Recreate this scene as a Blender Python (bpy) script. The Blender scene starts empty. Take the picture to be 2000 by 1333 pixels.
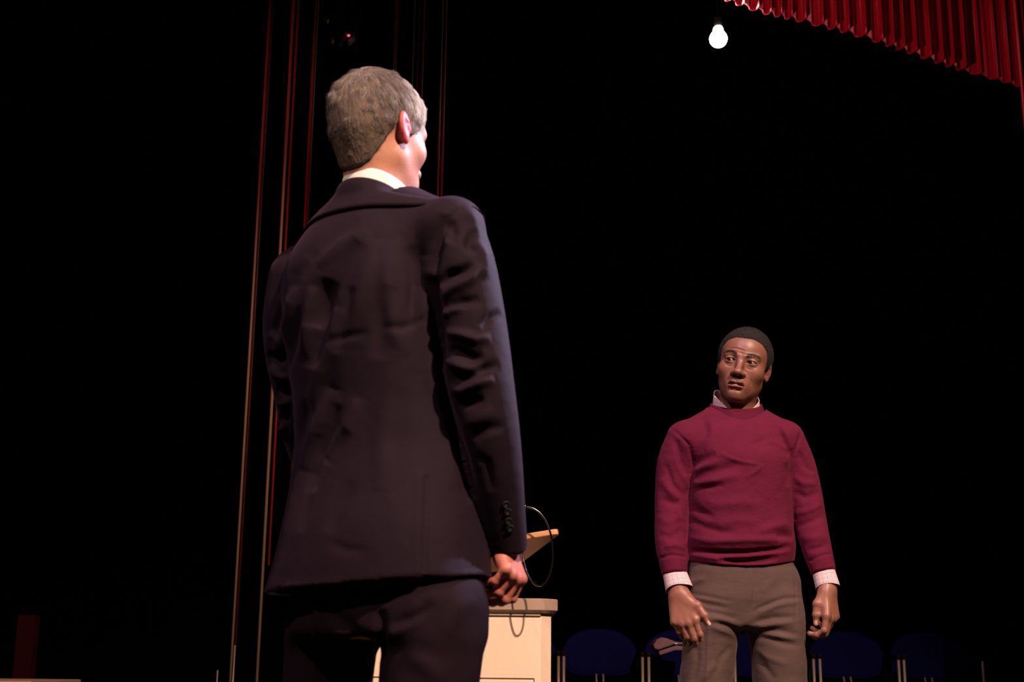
import bpy, math, random
import numpy as np
from mathutils import Vector, Matrix

rng = np.random.default_rng(7)
random.seed(7)
sc = bpy.context.scene
COL = sc.collection

# ------------------------------------------------------------------ camera, world, lights, exposure
F_PX = 2600.0
PITCH = math.atan(F_PX / 10667.0)
ROLL = math.radians(0.63)
CAM_Z = 0.77
CAM = np.array([0.0, 0.0, CAM_Z])
FWD = np.array([0, math.cos(PITCH), math.sin(PITCH)])
_r0 = np.array([1.0, 0, 0]); _u0 = np.array([0, -math.sin(PITCH), math.cos(PITCH)])
RGT = math.cos(ROLL) * _r0 + math.sin(ROLL) * _u0
UPV = -math.sin(ROLL) * _r0 + math.cos(ROLL) * _u0

cam_data = bpy.data.cameras.new('camera')
cam_data.sensor_width = 36.0
cam_data.lens = F_PX / 2000.0 * 36.0
cam_data.clip_start = 0.05
cam_data.clip_end = 200
cam_data.dof.use_dof = True
cam_data.dof.focus_distance = 4.0
cam_data.dof.aperture_fstop = 6.3
cam = bpy.data.objects.new('camera', cam_data)
COL.objects.link(cam)
cam.matrix_world = Matrix(((RGT[0], UPV[0], -FWD[0], CAM[0]), (RGT[1], UPV[1], -FWD[1], CAM[1]),
                           (RGT[2], UPV[2], -FWD[2], CAM[2]), (0, 0, 0, 1)))
sc.camera = cam

world = bpy.data.worlds.new('dark_theatre'); sc.world = world
world.use_nodes = True
world.node_tree.nodes['Background'].inputs[0].default_value = (0.0, 0.0, 0.0, 1)
world.node_tree.nodes['Background'].inputs[1].default_value = 0.0

sc.view_settings.view_transform = 'Standard'
sc.view_settings.look = 'None'
sc.view_settings.exposure = 0.0
sc.view_settings.gamma = 1.0
sc.view_settings.use_curve_mapping = False


def spot(name, loc, target, power, color, size_deg=30, blend=0.4, radius=0.1):
    l = bpy.data.lights.new(name, 'SPOT')
    l.energy = power; l.color = color; l.spot_size = math.radians(size_deg); l.spot_blend = blend
    l.shadow_soft_size = radius
    o = bpy.data.objects.new(name, l); COL.objects.link(o)
    o.location = loc
    o.rotation_euler = (Vector(target) - Vector(loc)).to_track_quat('-Z', 'Y').to_euler()
    return o


# warm front-of-house spotlights, cool overhead spotlight, red gelled wing spotlight, added curtain spot
spot('stage_light_warm_right', (3.3, -2.6, 7.4), (0.5, 3.7, 1.0), 5900, (1.0, 0.69, 0.50), 47, 0.5, 0.10)
spot('stage_light_warm_left', (-4.0, -2.0, 7.4), (0.1, 3.6, 1.0), 1250, (1.0, 0.68, 0.56), 34, 0.5, 0.12)
spot('stage_light_cool_side', (3.0, 4.1, 3.9), (-0.2, 2.4, 1.62), 1900, (0.78, 0.70, 1.0), 20, 0.6, 0.06)
spot('stage_light_cool_overhead', (-1.6, 1.3, 5.6), (-0.3, 2.4, 1.8), 190, (1.0, 0.72, 0.86), 20, 0.7, 0.06)
spot('stage_light_cool_front', (-0.8, 0.6, 6.2), (0.68, 4.0, 1.5), 560, (0.85, 0.62, 1.0), 15, 0.5, 0.06)
spot('added_spot_red_curtain', (0.2, 5.9, 3.0), (2.7, 8.0, 4.7), 175, (1.0, 0.35, 0.38), 70, 0.6, 0.04)  # unseen spot added on stage to rake across the curtain pleats
spot('stage_light_red_wing', (-3.6, 3.5, 5.8), (-1.3, 7.2, 3.1), 300, (1.0, 0.05, 0.05), 36, 1.0, 0.05)


# ------------------------------------------------------------------ pixel <-> world helpers
def W(u, v, Y):
    d = FWD + RGT * (u - 1000.0) / F_PX + UPV * (666.5 - v) / F_PX
    return CAM + d * (Y / d[1])


def PX(p):
    q = np.asarray(p) - CAM
    z = q @ FWD
    return 1000 + F_PX * (q @ RGT) / z, 666.5 - F_PX * (q @ UPV) / z, z


# ------------------------------------------------------------------ materials
def mat(name, color=(0.5, 0.5, 0.5), rough=0.6, metal=0.0, spec=0.5, attr=None, bump=None, noise=None,
        sheen=0.0, sheen_tint=None, sss=0.0, emit=None, coat=0.0, sss_rad=None):
    m = bpy.data.materials.new(name); m.use_nodes = True
    nt = m.node_tree; N = nt.nodes; L = nt.links
    b = N['Principled BSDF']
    b.inputs['Base Color'].default_value = (*color, 1)
    b.inputs['Roughness'].default_value = rough
    b.inputs['Metallic'].default_value = metal
    b.inputs['Specular IOR Level'].default_value = spec
    b.inputs['Coat Weight'].default_value = coat
    if sheen:
        b.inputs['Sheen Weight'].default_value = sheen
        b.inputs['Sheen Roughness'].default_value = 0.4
        if sheen_tint: b.inputs['Sheen Tint'].default_value = (*sheen_tint, 1)
    if sss:
        b.inputs['Subsurface Weight'].default_value = sss
        b.inputs['Subsurface Radius'].default_value = sss_rad or (1.0, 0.35, 0.2)
        b.inputs['Subsurface Scale'].default_value = 0.006
    tc = N.new('ShaderNodeTexCoord')
    src = None
    if attr:
        a = N.new('ShaderNodeAttribute'); a.attribute_name = attr
        src = a.outputs['Color']
    if noise:   # (scale, amount, (stretch))
        mp = N.new('ShaderNodeMapping'); L.new(tc.outputs['Object'], mp.inputs['Vector'])
        mp.inputs['Scale'].default_value = noise[2] if len(noise) > 2 else (1, 1, 1)
        n = N.new('ShaderNodeTexNoise'); n.inputs['Scale'].default_value = noise[0]
        n.inputs['Detail'].default_value = 5
        L.new(mp.outputs['Vector'], n.inputs['Vector'])
        mr = N.new('ShaderNodeMapRange')
        mr.inputs['From Min'].default_value = 0.3; mr.inputs['From Max'].default_value = 0.7
        mr.inputs['To Min'].default_value = 1 - noise[1]; mr.inputs['To Max'].default_value = 1 + noise[1]
        L.new(n.outputs['Fac'], mr.inputs['Value'])
        mx = N.new('ShaderNodeVectorMath'); mx.operation = 'SCALE'
        if src: L.new(src, mx.inputs[0])
        else: mx.inputs[0].default_value = color
        L.new(mr.outputs['Result'], mx.inputs['Scale'])
        src = mx.outputs['Vector']
    if src: L.new(src, b.inputs['Base Color'])
    if bump:    # list of (scale, distance, stretch)
        prev = None
        for sc_, dist, st in bump:
            mp = N.new('ShaderNodeMapping'); L.new(tc.outputs['Object'], mp.inputs['Vector'])
            mp.inputs['Scale'].default_value = st
            n = N.new('ShaderNodeTexNoise'); n.inputs['Scale'].default_value = sc_; n.inputs['Detail'].default_value = 4
            L.new(mp.outputs['Vector'], n.inputs['Vector'])
            bp = N.new('ShaderNodeBump'); bp.inputs['Strength'].default_value = 1.0
            bp.inputs['Distance'].default_value = dist
            L.new(n.outputs['Fac'], bp.inputs['Height'])
            if prev: L.new(prev, bp.inputs['Normal'])
            prev = bp.outputs['Normal']
        L.new(prev, b.inputs['Normal'])
    if emit:
        b.inputs['Emission Color'].default_value = (*emit[0], 1); b.inputs['Emission Strength'].default_value = emit[1]
    return m


ONE = (1, 1, 1)
M_suit = mat('navy_wool', (0.0112, 0.0050, 0.0112), 0.75, spec=0.12, sheen=0.05, sheen_tint=(0.7, 0.45, 0.8),
             noise=(9, 0.10), bump=[(5, 0.010, ONE), (900, 0.0004, ONE)])
M_suit2 = mat('navy_wool_trouser', (0.0112, 0.0050, 0.0105), 0.8, spec=0.1, noise=(9, 0.10),
              bump=[(5, 0.012, (1, 1, 0.6)), (900, 0.0004, ONE)])
M_button = mat('dark_horn', (0.006, 0.006, 0.007), 0.5, spec=0.25)
M_white = mat('white_cotton', (0.86, 0.85, 0.86), 0.8, bump=[(1500, 0.0003, ONE)])
M_skin1 = mat('fair_skin', rough=0.5, attr='Col', sss=0.25, spec=0.35, noise=(60, 0.07), bump=[(420, 0.0005, ONE)])
M_skin2 = mat('dark_skin', rough=0.43, attr='Col', sss=0.08, spec=0.42, noise=(70, 0.06), bump=[(420, 0.00022, ONE)])
M_sweater = mat('burgundy_knit', (0.100, 0.0085, 0.029), 0.9, spec=0.1, sheen=0.15, sheen_tint=(0.7, 0.2, 0.35),
                noise=(26, 0.07), bump=[(9, 0.010, (1, 1, 1.4)), (600, 0.0006, ONE)])
M_pants = mat('brown_grey_wool', (0.088, 0.054, 0.047), 0.8, spec=0.2, sheen=0.1, noise=(14, 0.08),
              bump=[(7, 0.008, (0.8, 1, 1.6)), (800, 0.0003, ONE)])
M_shoe = mat('black_leather', (0.012, 0.010, 0.010), 0.3)
M_black = mat('matt_black', (0.004, 0.004, 0.004), 0.9, spec=0.05)
M_void = mat('black_velour', (0.0006, 0.0005, 0.0005), 1.0, spec=0.0)
M_floor = mat('black_stage_boards', (0.012, 0.010, 0.009), 0.6, spec=0.3, noise=(8, 0.3, (1, 14, 1)))
M_wood = mat('pale_maple', (0.70, 0.44, 0.27), 0.35, noise=(9, 0.10, (1, 6, 12)))
M_board = mat('warm_maple', (0.60, 0.29, 0.13), 0.35, noise=(8, 0.10, (1, 6, 12)))
M_cream = mat('cream_laminate', (0.90, 0.70, 0.54), 0.4, noise=(5, 0.02, (8, 8, 1)))
M_top = mat('taupe_laminate', (0.40, 0.28, 0.22), 0.3, noise=(8, 0.07))
M_line = mat('dark_joint', (0.05, 0.03, 0.02), 0.6)
M_chrome = mat('black_chrome', (0.20, 0.20, 0.21), 0.22, metal=1.0)
M_post = mat('tan_metal', (0.32, 0.24, 0.20), 0.4, metal=0.6)
M_blue = mat('navy_shell', (0.0022, 0.0020, 0.026), 0.8, spec=0.02, noise=(150, 0.25))
M_maroon = mat('maroon_vinyl', (0.12, 0.05, 0.065), 0.45, noise=(40, 0.1))
M_trim = mat('bronze_trim', (0.24, 0.14, 0.09), 0.45, metal=0.2)
M_trimdim = mat('dark_red_trim', (0.05, 0.002, 0.002), 0.5)
M_trimred = mat('red_trim', (0.30, 0.010, 0.008), 0.5)
M_lamp = mat('lamp_glow', (1, 1, 1), 0.4, emit=((1.0, 0.86, 0.74), 150))
M_led = mat('red_diode', (1, 0.1, 0.1), 0.4, emit=((1.0, 0.05, 0.08), 3.0))
M_steel = mat('grey_blue_metal', (0.16, 0.19, 0.24), 0.4, metal=0.4)
M_amber = mat('amber_gel_frame', (0.30, 0.16, 0.06), 0.5)
M_cuff = None


def checked(name):
    m = bpy.data.materials.new(name); m.use_nodes = True
    nt = m.node_tree; N = nt.nodes; L = nt.links; b = N['Principled BSDF']
    b.inputs['Roughness'].default_value = 0.8
    uv = N.new('ShaderNodeUVMap')
    sep = N.new('ShaderNodeSeparateXYZ'); L.new(uv.outputs['UV'], sep.inputs[0])
    base = N.new('ShaderNodeRGB'); base.outputs[0].default_value = (0.80, 0.72, 0.72, 1)
    cur = base.outputs[0]
    # fine crossing lines: groups of three red threads and a navy thread
    for ax in ('X', 'Y'):
        for per, off, wdt, colr, k in ((0.0042, 0.0, 0.30, (0.50, 0.09, 0.14, 1), 0.62), (0.0126, 0.35, 0.14, (0.14, 0.08, 0.22, 1), 0.40)):
            d = N.new('ShaderNodeMath'); d.operation = 'DIVIDE'; L.new(sep.outputs[ax], d.inputs[0]); d.inputs[1].default_value = per
            a = N.new('ShaderNodeMath'); a.operation = 'ADD'; L.new(d.outputs[0], a.inputs[0]); a.inputs[1].default_value = off + 50
            f = N.new('ShaderNodeMath'); f.operation = 'FRACT'; L.new(a.outputs[0], f.inputs[0])
            c = N.new('ShaderNodeMath'); c.operation = 'LESS_THAN'; L.new(f.outputs[0], c.inputs[0]); c.inputs[1].default_value = wdt
            s = N.new('ShaderNodeMath'); s.operation = 'MULTIPLY'; L.new(c.outputs[0], s.inputs[0]); s.inputs[1].default_value = k
            mx = N.new('ShaderNodeMix'); mx.data_type = 'RGBA'
            L.new(s.outputs[0], mx.inputs['Factor']); L.new(cur, mx.inputs['A']); mx.inputs['B'].default_value = colr
            cur = mx.outputs['Result']
    L.new(cur, b.inputs['Base Color'])
    return m


M_cuff = checked('red_checked_cotton')


# ------------------------------------------------------------------ object helpers
def obj(name, verts, faces, m, parent=None, smooth=True, loc=None, uvs=None, cols=None):
    me = bpy.data.meshes.new(name)
    me.from_pydata([tuple(v) for v in verts], [], [tuple(f) for f in faces]) if not isinstance(verts, np.ndarray) or len(verts) < 2000 \
        else fast_mesh(me, verts, faces)
    if smooth:
        me.polygons.foreach_set('use_smooth', [True] * len(me.polygons))
    if uvs is not None:
        layer = me.uv_layers.new(name='UVMap')
        li = np.zeros(len(me.loops), dtype=np.int32); me.loops.foreach_get('vertex_index', li)
        layer.data.foreach_set('uv', np.asarray(uvs, dtype=np.float32)[li].ravel())
    if cols is not None:
        ca = me.color_attributes.new('Col', 'FLOAT_COLOR', 'POINT')
        c4 = np.ones((len(me.vertices), 4), dtype=np.float32); c4[:, :3] = cols
        ca.data.foreach_set('color', c4.ravel())
    me.materials.append(m)
    me.validate(); me.update()
    o = bpy.data.objects.new(name, me); COL.objects.link(o)
    if parent: o.parent = parent
    if loc is not None: o.location = loc
    return o


def fast_mesh(me, v, f):
    v = np.asarray(v, dtype=np.float32); f = np.asarray(f, dtype=np.int32)
    k = f.shape[1]
    me.vertices.add(len(v)); me.vertices.foreach_set('co', v.ravel())
    me.loops.add(f.size); me.loops.foreach_set('vertex_index', f.ravel())
    me.polygons.add(len(f)); me.polygons.foreach_set('loop_start', np.arange(len(f), dtype=np.int32) * k)
    me.polygons.foreach_set('loop_total', np.full(len(f), k, dtype=np.int32))
    me.update(calc_edges=True)


def thing(name, label, cat, loc=(0, 0, 0), rotz=0.0, group=None):
    o = bpy.data.objects.new(name, None); COL.objects.link(o)
    o.empty_display_size = 0.1
    o.location = loc; o.rotation_euler = (0, 0, rotz)
    o['label'] = label; o['category'] = cat
    if group: o['group'] = group
    return o


def tag(o, label, cat, group=None):
    o['label'] = label; o['category'] = cat
    if group: o['group'] = group
    return o


class MB:
    """collects simple shapes into one mesh"""
    def __init__(s): s.v = []; s.f = []

    def add(s, v, f):
        n = len(s.v); s.v += [tuple(x) for x in v]; s.f += [tuple(i + n for i in q) for q in f]; return s

    def box(s, c, size, bev=0.004, R=None):
        import bmesh
        bm = bmesh.new(); bmesh.ops.create_cube(bm, size=1)
        for v in bm.verts: v.co = Vector((v.co.x * size[0], v.co.y * size[1], v.co.z * size[2]))
        if bev: bmesh.ops.bevel(bm, geom=bm.edges[:], offset=bev, segments=2, affect='EDGES', profile=0.6)
        if R is not None: bm.transform(R.to_4x4())
        bmesh.ops.translate(bm, vec=c, verts=bm.verts)
        bm.verts.ensure_lookup_table()
        s.add([v.co[:] for v in bm.verts], [[v.index for v in f.verts] for f in bm.faces]); bm.free(); return s

    def tube(s, pts, r, n=12, cap=True):
        pts = [np.array(p, float) for p in pts]; m = len(pts)
        rr = r if hasattr(r, '__len__') else [r] * m
        vs = []; prev = None
        for i, p in enumerate(pts):
            t = pts[min(i + 1, m - 1)] - pts[max(i - 1, 0)]; t /= np.linalg.norm(t) + 1e-12
            if prev is None:
                a = np.array([0, 0, 1.0]) if abs(t[2]) < 0.9 else np.array([1.0, 0, 0])
                a = a - t * (a @ t)
            else: a = prev - t * (prev @ t)
            a /= np.linalg.norm(a); b = np.cross(t, a); prev = a
            for k in range(n):
                th = 2 * math.pi * k / n
                vs.append(p + rr[i] * (a * math.cos(th) + b * math.sin(th)))
        fs = [(i * n + k, i * n + (k + 1) % n, (i + 1) * n + (k + 1) % n, (i + 1) * n + k) for i in range(m - 1) for k in range(n)]
        if cap:
            fs.append(tuple(range(n))[::-1]); fs.append(tuple(range((m - 1) * n, m * n)))
        return s.add(vs, fs)

    def lathe(s, prof, c=(0, 0, 0), n=24, R=None):
        vs = []; m = len(prof)
        for (r, z) in prof:
            for k in range(n):
                th = 2 * math.pi * k / n; p = Vector((r * math.cos(th), r * math.sin(th), z))
                if R is not None: p = R @ p
                vs.append((p.x + c[0], p.y + c[1], p.z + c[2]))
        fs = [(i * n + k, i * n + (k + 1) % n, (i + 1) * n + (k + 1) % n, (i + 1) * n + k) for i in range(m - 1) for k in range(n)]
        fs.append(tuple(range(n))[::-1]); fs.append(tuple(range((m - 1) * n, m * n)))
        return s.add(vs, fs)

    def build(s, name, m, parent=None, smooth=False):
        return obj(name, s.v, s.f, m, parent, smooth)


# ------------------------------------------------------------------ distance-field modelling
def smin(a, b, k):
    h = np.maximum(k - np.abs(a - b), 0) / k
    return np.minimum(a, b) - h * h * k * 0.25


def smax(a, b, k): return -smin(-a, -b, k)


def ell(p, c, r):
    q = p - np.asarray(c, np.float32); r = np.asarray(r, np.float32)
    k0 = np.sqrt(((q / r) ** 2).sum(1)); k1 = np.sqrt(((q / (r * r)) ** 2).sum(1)) + 1e-9
    return k0 * (k0 - 1) / k1


def cap(p, a, b, ra, rb=None):
    if rb is None: rb = ra
    a = np.asarray(a, np.float32); b = np.asarray(b, np.float32); ba = b - a
    q = p - a
    t = np.clip((q @ ba) / (ba @ ba + 1e-12), 0, 1)
    return np.sqrt(((q - t[:, None] * ba) ** 2).sum(1)) - (ra + t * (rb - ra))


def chain(p, pts, rs, k=0.012):
    d = None
    for i in range(len(pts) - 1):
        e = cap(p, pts[i], pts[i + 1], rs[i], rs[i + 1])
        d = e if d is None else smin(d, e, k)
    return d


def spline(pts, rs, n=6):
    """Catmull-Rom refinement of a centreline and its radii"""
    P = np.array([list(a) + [r] for a, r in zip(pts, rs)], float)
    Q = np.vstack([2 * P[0] - P[1], P, 2 * P[-1] - P[-2]]); out = []
    for i in range(1, len(Q) - 2):
        for t in np.linspace(0, 1, n, endpoint=False):
            a, b, c, d = Q[i - 1], Q[i], Q[i + 1], Q[i + 2]
            out.append(0.5 * ((2 * b) + (c - a) * t + (2 * a - 5 * b + 4 * c - d) * t * t + (3 * b - a - 3 * c + d) * t ** 3))
    out.append(P[-1]); out = np.array(out)
    return out[:, :3], out[:, 3]


def limb(p, pts, rs, n=3):
    P, R = spline(pts, rs, n)
    d = None
    for i in range(len(P) - 1):
        e = cap(p, P[i], P[i + 1], R[i], R[i + 1])
        d = e if d is None else np.minimum(d, e)
    return d


class Stack:
    """stack of rounded cross sections: rows (z, cx, cy, a, b) in a frame turned by yaw"""
    def __init__(s, rows, yaw, n=2.3, smooth=6):
        R = np.array(sorted(rows), float)
        z = np.linspace(R[0, 0], R[-1, 0], 160)
        T = [np.interp(z, R[:, 0], R[:, i]) for i in range(1, 5)]
        if smooth:
            kx = np.arange(-3 * smooth, 3 * smooth + 1); kk = np.exp(-kx ** 2 / (2 * smooth ** 2)); kk /= kk.sum()
            T = [np.convolve(np.pad(t, 3 * smooth, mode='reflect', reflect_type='odd'), kk, 'valid') for t in T]
        s.z = z; s.T = T; s.c, s.s = math.cos(yaw), math.sin(yaw); s.n = n

    def __call__(s, p, capz=True):
        z = np.clip(p[:, 2], s.z[0], s.z[-1])
        cx, cy, a, b = [np.interp(z, s.z, t) for t in s.T]
        dx = p[:, 0] - cx; dy = p[:, 1] - cy
        x = np.abs(dx * s.c - dy * s.s); y = np.abs(dx * s.s + dy * s.c)
        k = ((x / a) ** s.n + (y / b) ** s.n + 1e-12) ** (1 / s.n)
        d = (k - 1) * np.minimum(a, b) * 0.9
        if capz: d = smax(smax(d, s.z[0] - p[:, 2], 0.004), p[:, 2] - s.z[-1], 0.02)
        return d


def sdf_mesh(f, lo, hi, h):
    lo = np.array(lo, float); hi = np.array(hi, float)
    B = 8
    n = np.ceil((hi - lo) / h / B).astype(int) * B + 1
    nb = (n - 1) // B
    cx, cy, cz = [lo[i] + (np.arange(nb[i]) + 0.5) * B * h for i in range(3)]
    C = np.stack(np.meshgrid(cx, cy, cz, indexing='ij'), -1).reshape(-1, 3).astype(np.float32)
    d = f(C)
    rad = B * h * 0.87 * 1.6 + 0.012
    keep = np.where(np.abs(d) < rad)[0]
    G = np.full(n, 1.0, np.float32)
    db = d.reshape(nb)
    # fill far cells with the sign of their block
    big = np.repeat(np.repeat(np.repeat(np.sign(db) * 1.0, B, 0), B, 1), B, 2).astype(np.float32)
    G[:-1, :-1, :-1] = big
    G[-1] = 1; G[:, -1] = 1; G[:, :, -1] = 1
    r = np.arange(B + 1); off = np.stack(np.meshgrid(r, r, r, indexing='ij'), -1).reshape(-1, 3)
    bi = np.stack(np.unravel_index(keep, nb), -1) * B
    for s0 in range(0, len(bi), 400):
        idx = (bi[s0:s0 + 400, None, :] + off[None]).reshape(-1, 3)
        P = (lo + idx * h).astype(np.float32)
        G[idx[:, 0], idx[:, 1], idx[:, 2]] = f(P)
    G[0] = np.maximum(G[0], 1e-4); G[-1] = np.maximum(G[-1], 1e-4)
    G[:, 0] = np.maximum(G[:, 0], 1e-4); G[:, -1] = np.maximum(G[:, -1], 1e-4)
    G[:, :, 0] = np.maximum(G[:, :, 0], 1e-4); G[:, :, -1] = np.maximum(G[:, :, -1], 1e-4)
    return nets(G, lo, h)


def nets(G, lo, h):
    S = G < 0
    c = [S[i:S.shape[0] - 1 + i, j:S.shape[1] - 1 + j, k:S.shape[2] - 1 + k] for i in (0, 1) for j in (0, 1) for k in (0, 1)]
    tot = sum(x.astype(np.int8) for x in c)
    act = np.stack(np.where((tot > 0) & (tot < 8)), -1)
    ids = np.full(tot.shape, -1, np.int64); ids[act[:, 0], act[:, 1], act[:, 2]] = np.arange(len(act))
    acc = np.zeros((len(act), 3)); cnt = np.zeros(len(act))
    cor = [(i, j, k) for i in (0, 1) for j in (0, 1) for k in (0, 1)]
    for a in range(8):
        for b in range(a + 1, 8):
            A, Bc = np.array(cor[a]), np.array(cor[b])
            if np.abs(A - Bc).sum() != 1: continue
            ia = act + A; ib = act + Bc
            ga = G[ia[:, 0], ia[:, 1], ia[:, 2]]; gb = G[ib[:, 0], ib[:, 1], ib[:, 2]]
            m = (ga < 0) != (gb < 0)
            t = np.where(m, ga / np.where(m, ga - gb, 1), 0)
            acc += np.where(m[:, None], A + (Bc - A) * t[:, None], 0); cnt += m
    V = lo + (act + acc / cnt[:, None]) * h
    Q = []
    for ax in range(3):
        o1, o2 = [(1, 2), (2, 0), (0, 1)][ax]
        sl0 = [slice(None)] * 3; sl1 = [slice(None)] * 3
        sl0[ax] = slice(0, -1); sl1[ax] = slice(1, None)
        a, b = S[tuple(sl0)], S[tuple(sl1)]
        e = np.stack(np.where(a != b), -1)
        ok = (e[:, o1] > 0) & (e[:, o2] > 0) & (e[:, o1] < S.shape[o1] - 1) & (e[:, o2] < S.shape[o2] - 1)
        e = e[ok]
        u = np.zeros(3, int); u[o1] = 1; w = np.zeros(3, int); w[o2] = 1
        q = [e - u - w, e - w, e, e - u]
        qi = np.stack([ids[x[:, 0], x[:, 1], x[:, 2]] for x in q], 1)
        inside = a[e[:, 0], e[:, 1], e[:, 2]]
        qi[~inside] = qi[~inside][:, ::-1]
        Q.append(qi)
    return V, np.vstack(Q)


def vnormals(V, Q):
    a, b, c, d = V[Q[:, 0]], V[Q[:, 1]], V[Q[:, 2]], V[Q[:, 3]]
    n = np.cross(c - a, d - b)
    N = np.zeros_like(V)
    for i in range(4): np.add.at(N, Q[:, i], n)
    return N / (np.linalg.norm(N, axis=1)[:, None] + 1e-12)


def polydist(u, v, pts):
    best = np.full(len(u), 1e9); tt = np.zeros(len(u))
    pts = np.array(pts, float); L = np.r_[0, np.cumsum(np.hypot(*(np.diff(pts, axis=0).T)))]
    for i in range(len(pts) - 1):
        a, b = pts[i], pts[i + 1]; ba = b - a; l2 = ba @ ba
        t = np.clip(((u - a[0]) * ba[0] + (v - a[1]) * ba[1]) / l2, 0, 1)
        d = np.hypot(u - a[0] - t * ba[0], v - a[1] - t * ba[1])
        s = (L[i] + t * math.sqrt(l2)) / L[-1]
        m = d < best
        best[m] = d[m]; tt[m] = s[m]
    return best, tt


def folds(V, Q, base, strokes):
    """push folds and creases into cloth; strokes = (points, width_px, height_m[, taper])"""
    N = vnormals(V, Q)
    Wd = V + base
    u, v, z = PX(Wd)
    view = (CAM - Wd); view /= np.linalg.norm(view, axis=1)[:, None]
    face = np.clip(((N * view).sum(1) + 0.15) / 0.3, 0, 1)
    disp = np.zeros(len(V))
    for s in strokes:
        pts, w, a = s[:3]
        xs = [q[0] for q in pts]; ys = [q[1] for q in pts]
        m = (u > min(xs) - 3 * w) & (u < max(xs) + 3 * w) & (v > min(ys) - 3 * w) & (v < max(ys) + 3 * w)
        if not m.any(): continue
        d, t = polydist(u[m], v[m], pts)
        tap = np.sin(np.pi * np.clip(t, 0, 1)) ** 0.6 if (len(s) < 4 or s[3]) else 1.0
        disp[m] += a * np.exp(-(d / w) ** 2) * tap
    return V + N * (disp * face)[:, None]


def band(c, ax, ay, az, r0, r1, h0, h1, th, n=96, m=6, a0=0.0, a1=2 * math.pi, flare=None):
    """collar or cuff: ring of cloth; r0/r1 = (rx, ry) at lower and upper edge; h0/h1 heights as functions of angle"""
    c, ax, ay, az = [np.asarray(x, float) for x in (c, ax, ay, az)]
    closed = abs(a1 - a0 - 2 * math.pi) < 1e-6
    cols = n if closed else n + 1
    V = []; UV = []
    prof = []
    for j in range(m + 1): prof.append((j / m, th / 2))
    for j in range(1, 4): prof.append((1 + 0.0, th / 2 * math.cos(math.pi * j / 4)))
    for j in range(m + 1): prof.append((1 - j / m, -th / 2))
    K = len(prof)
    for i in range(cols):
        a = a0 + (a1 - a0) * i / n
        ca, sa = math.cos(a), math.sin(a)
        for j, (t, o) in enumerate(prof):
            rx = r0[0] + (r1[0] - r0[0]) * t + o; ry = r0[1] + (r1[1] - r0[1]) * t + o
            if flare: e = flare(a, t); rx += e; ry += e
            hh = h0(a) + (h1(a) - h0(a)) * t + (th / 2 if m < j < m + 4 else 0)
            V.append(c + ax * rx * ca + ay * ry * sa + az * hh)
            UV.append((a * (r0[0] + r0[1]) / 2, hh))
    Fc = []
    for i in range(n if closed else n):
        i2 = (i + 1) % cols
        if not closed and i2 == 0: continue
        for j in range(K):
            j2 = (j + 1) % K
            Fc.append((i * K + j, i2 * K + j, i2 * K + j2, i * K + j2))
    if not closed:
        Fc.append(tuple(range(K))); Fc.append(tuple(range((cols - 1) * K, cols * K))[::-1])
    return V, Fc, UV


# ------------------------------------------------------------------ anatomy
def rot(axis, deg):
    return np.array(Matrix.Rotation(math.radians(deg), 3, Vector(axis)))


def head_frame(f, roll_deg=0, pitch_deg=0):
    f = np.array(f, float); f /= np.linalg.norm(f)
    x = np.cross(f, [0, 0, 1]); x /= np.linalg.norm(x); z = np.cross(x, f)
    R = np.stack([x, f, z], 1)
    R = rot(x, pitch_deg) @ R
    R = rot(R[:, 1], roll_deg) @ R
    return R


def ear(p, s):
    q = p * np.array([s, 1, 1], np.float32)
    c = np.array([0.0758, -0.014, 0.002])
    u = np.array([0.93, 0.24, 0.04]); u /= np.linalg.norm(u)
    w = np.array([0.10, -0.12, 0.99]); w -= u * (u @ w); w /= np.linalg.norm(w); v = np.cross(w, u)
    E = np.stack([u, v, w], 1).astype(np.float32)
    e = (q - c.astype(np.float32)) @ E / 0.92
    # e: u outward, v forward, w up
    d = ell(e, (0, 0, 0.004), (0.0075, 0.0185, 0.030))
    d = smin(d, ell(e, (0.0, 0.004, -0.027), (0.006, 0.009, 0.011)), 0.008)
    bowl = ell(e, (0.010, 0.003, 0.004), (0.0085, 0.0125, 0.0215))
    d = smax(d, -bowl, 0.004)
    d = smin(d, cap(e, (0.003, 0.010, 0.012), (0.003, 0.0, 0.016), 0.0022), 0.004)
    d = smin(d, ell(e, (0.002, 0.014, -0.004), (0.005, 0.005, 0.008)), 0.006)
    d = smin(d, cap(e, (-0.016, 0.008, -0.014), (-0.014, 0.006, 0.010), 0.014, 0.014), 0.012)
    return d * 0.92


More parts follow.
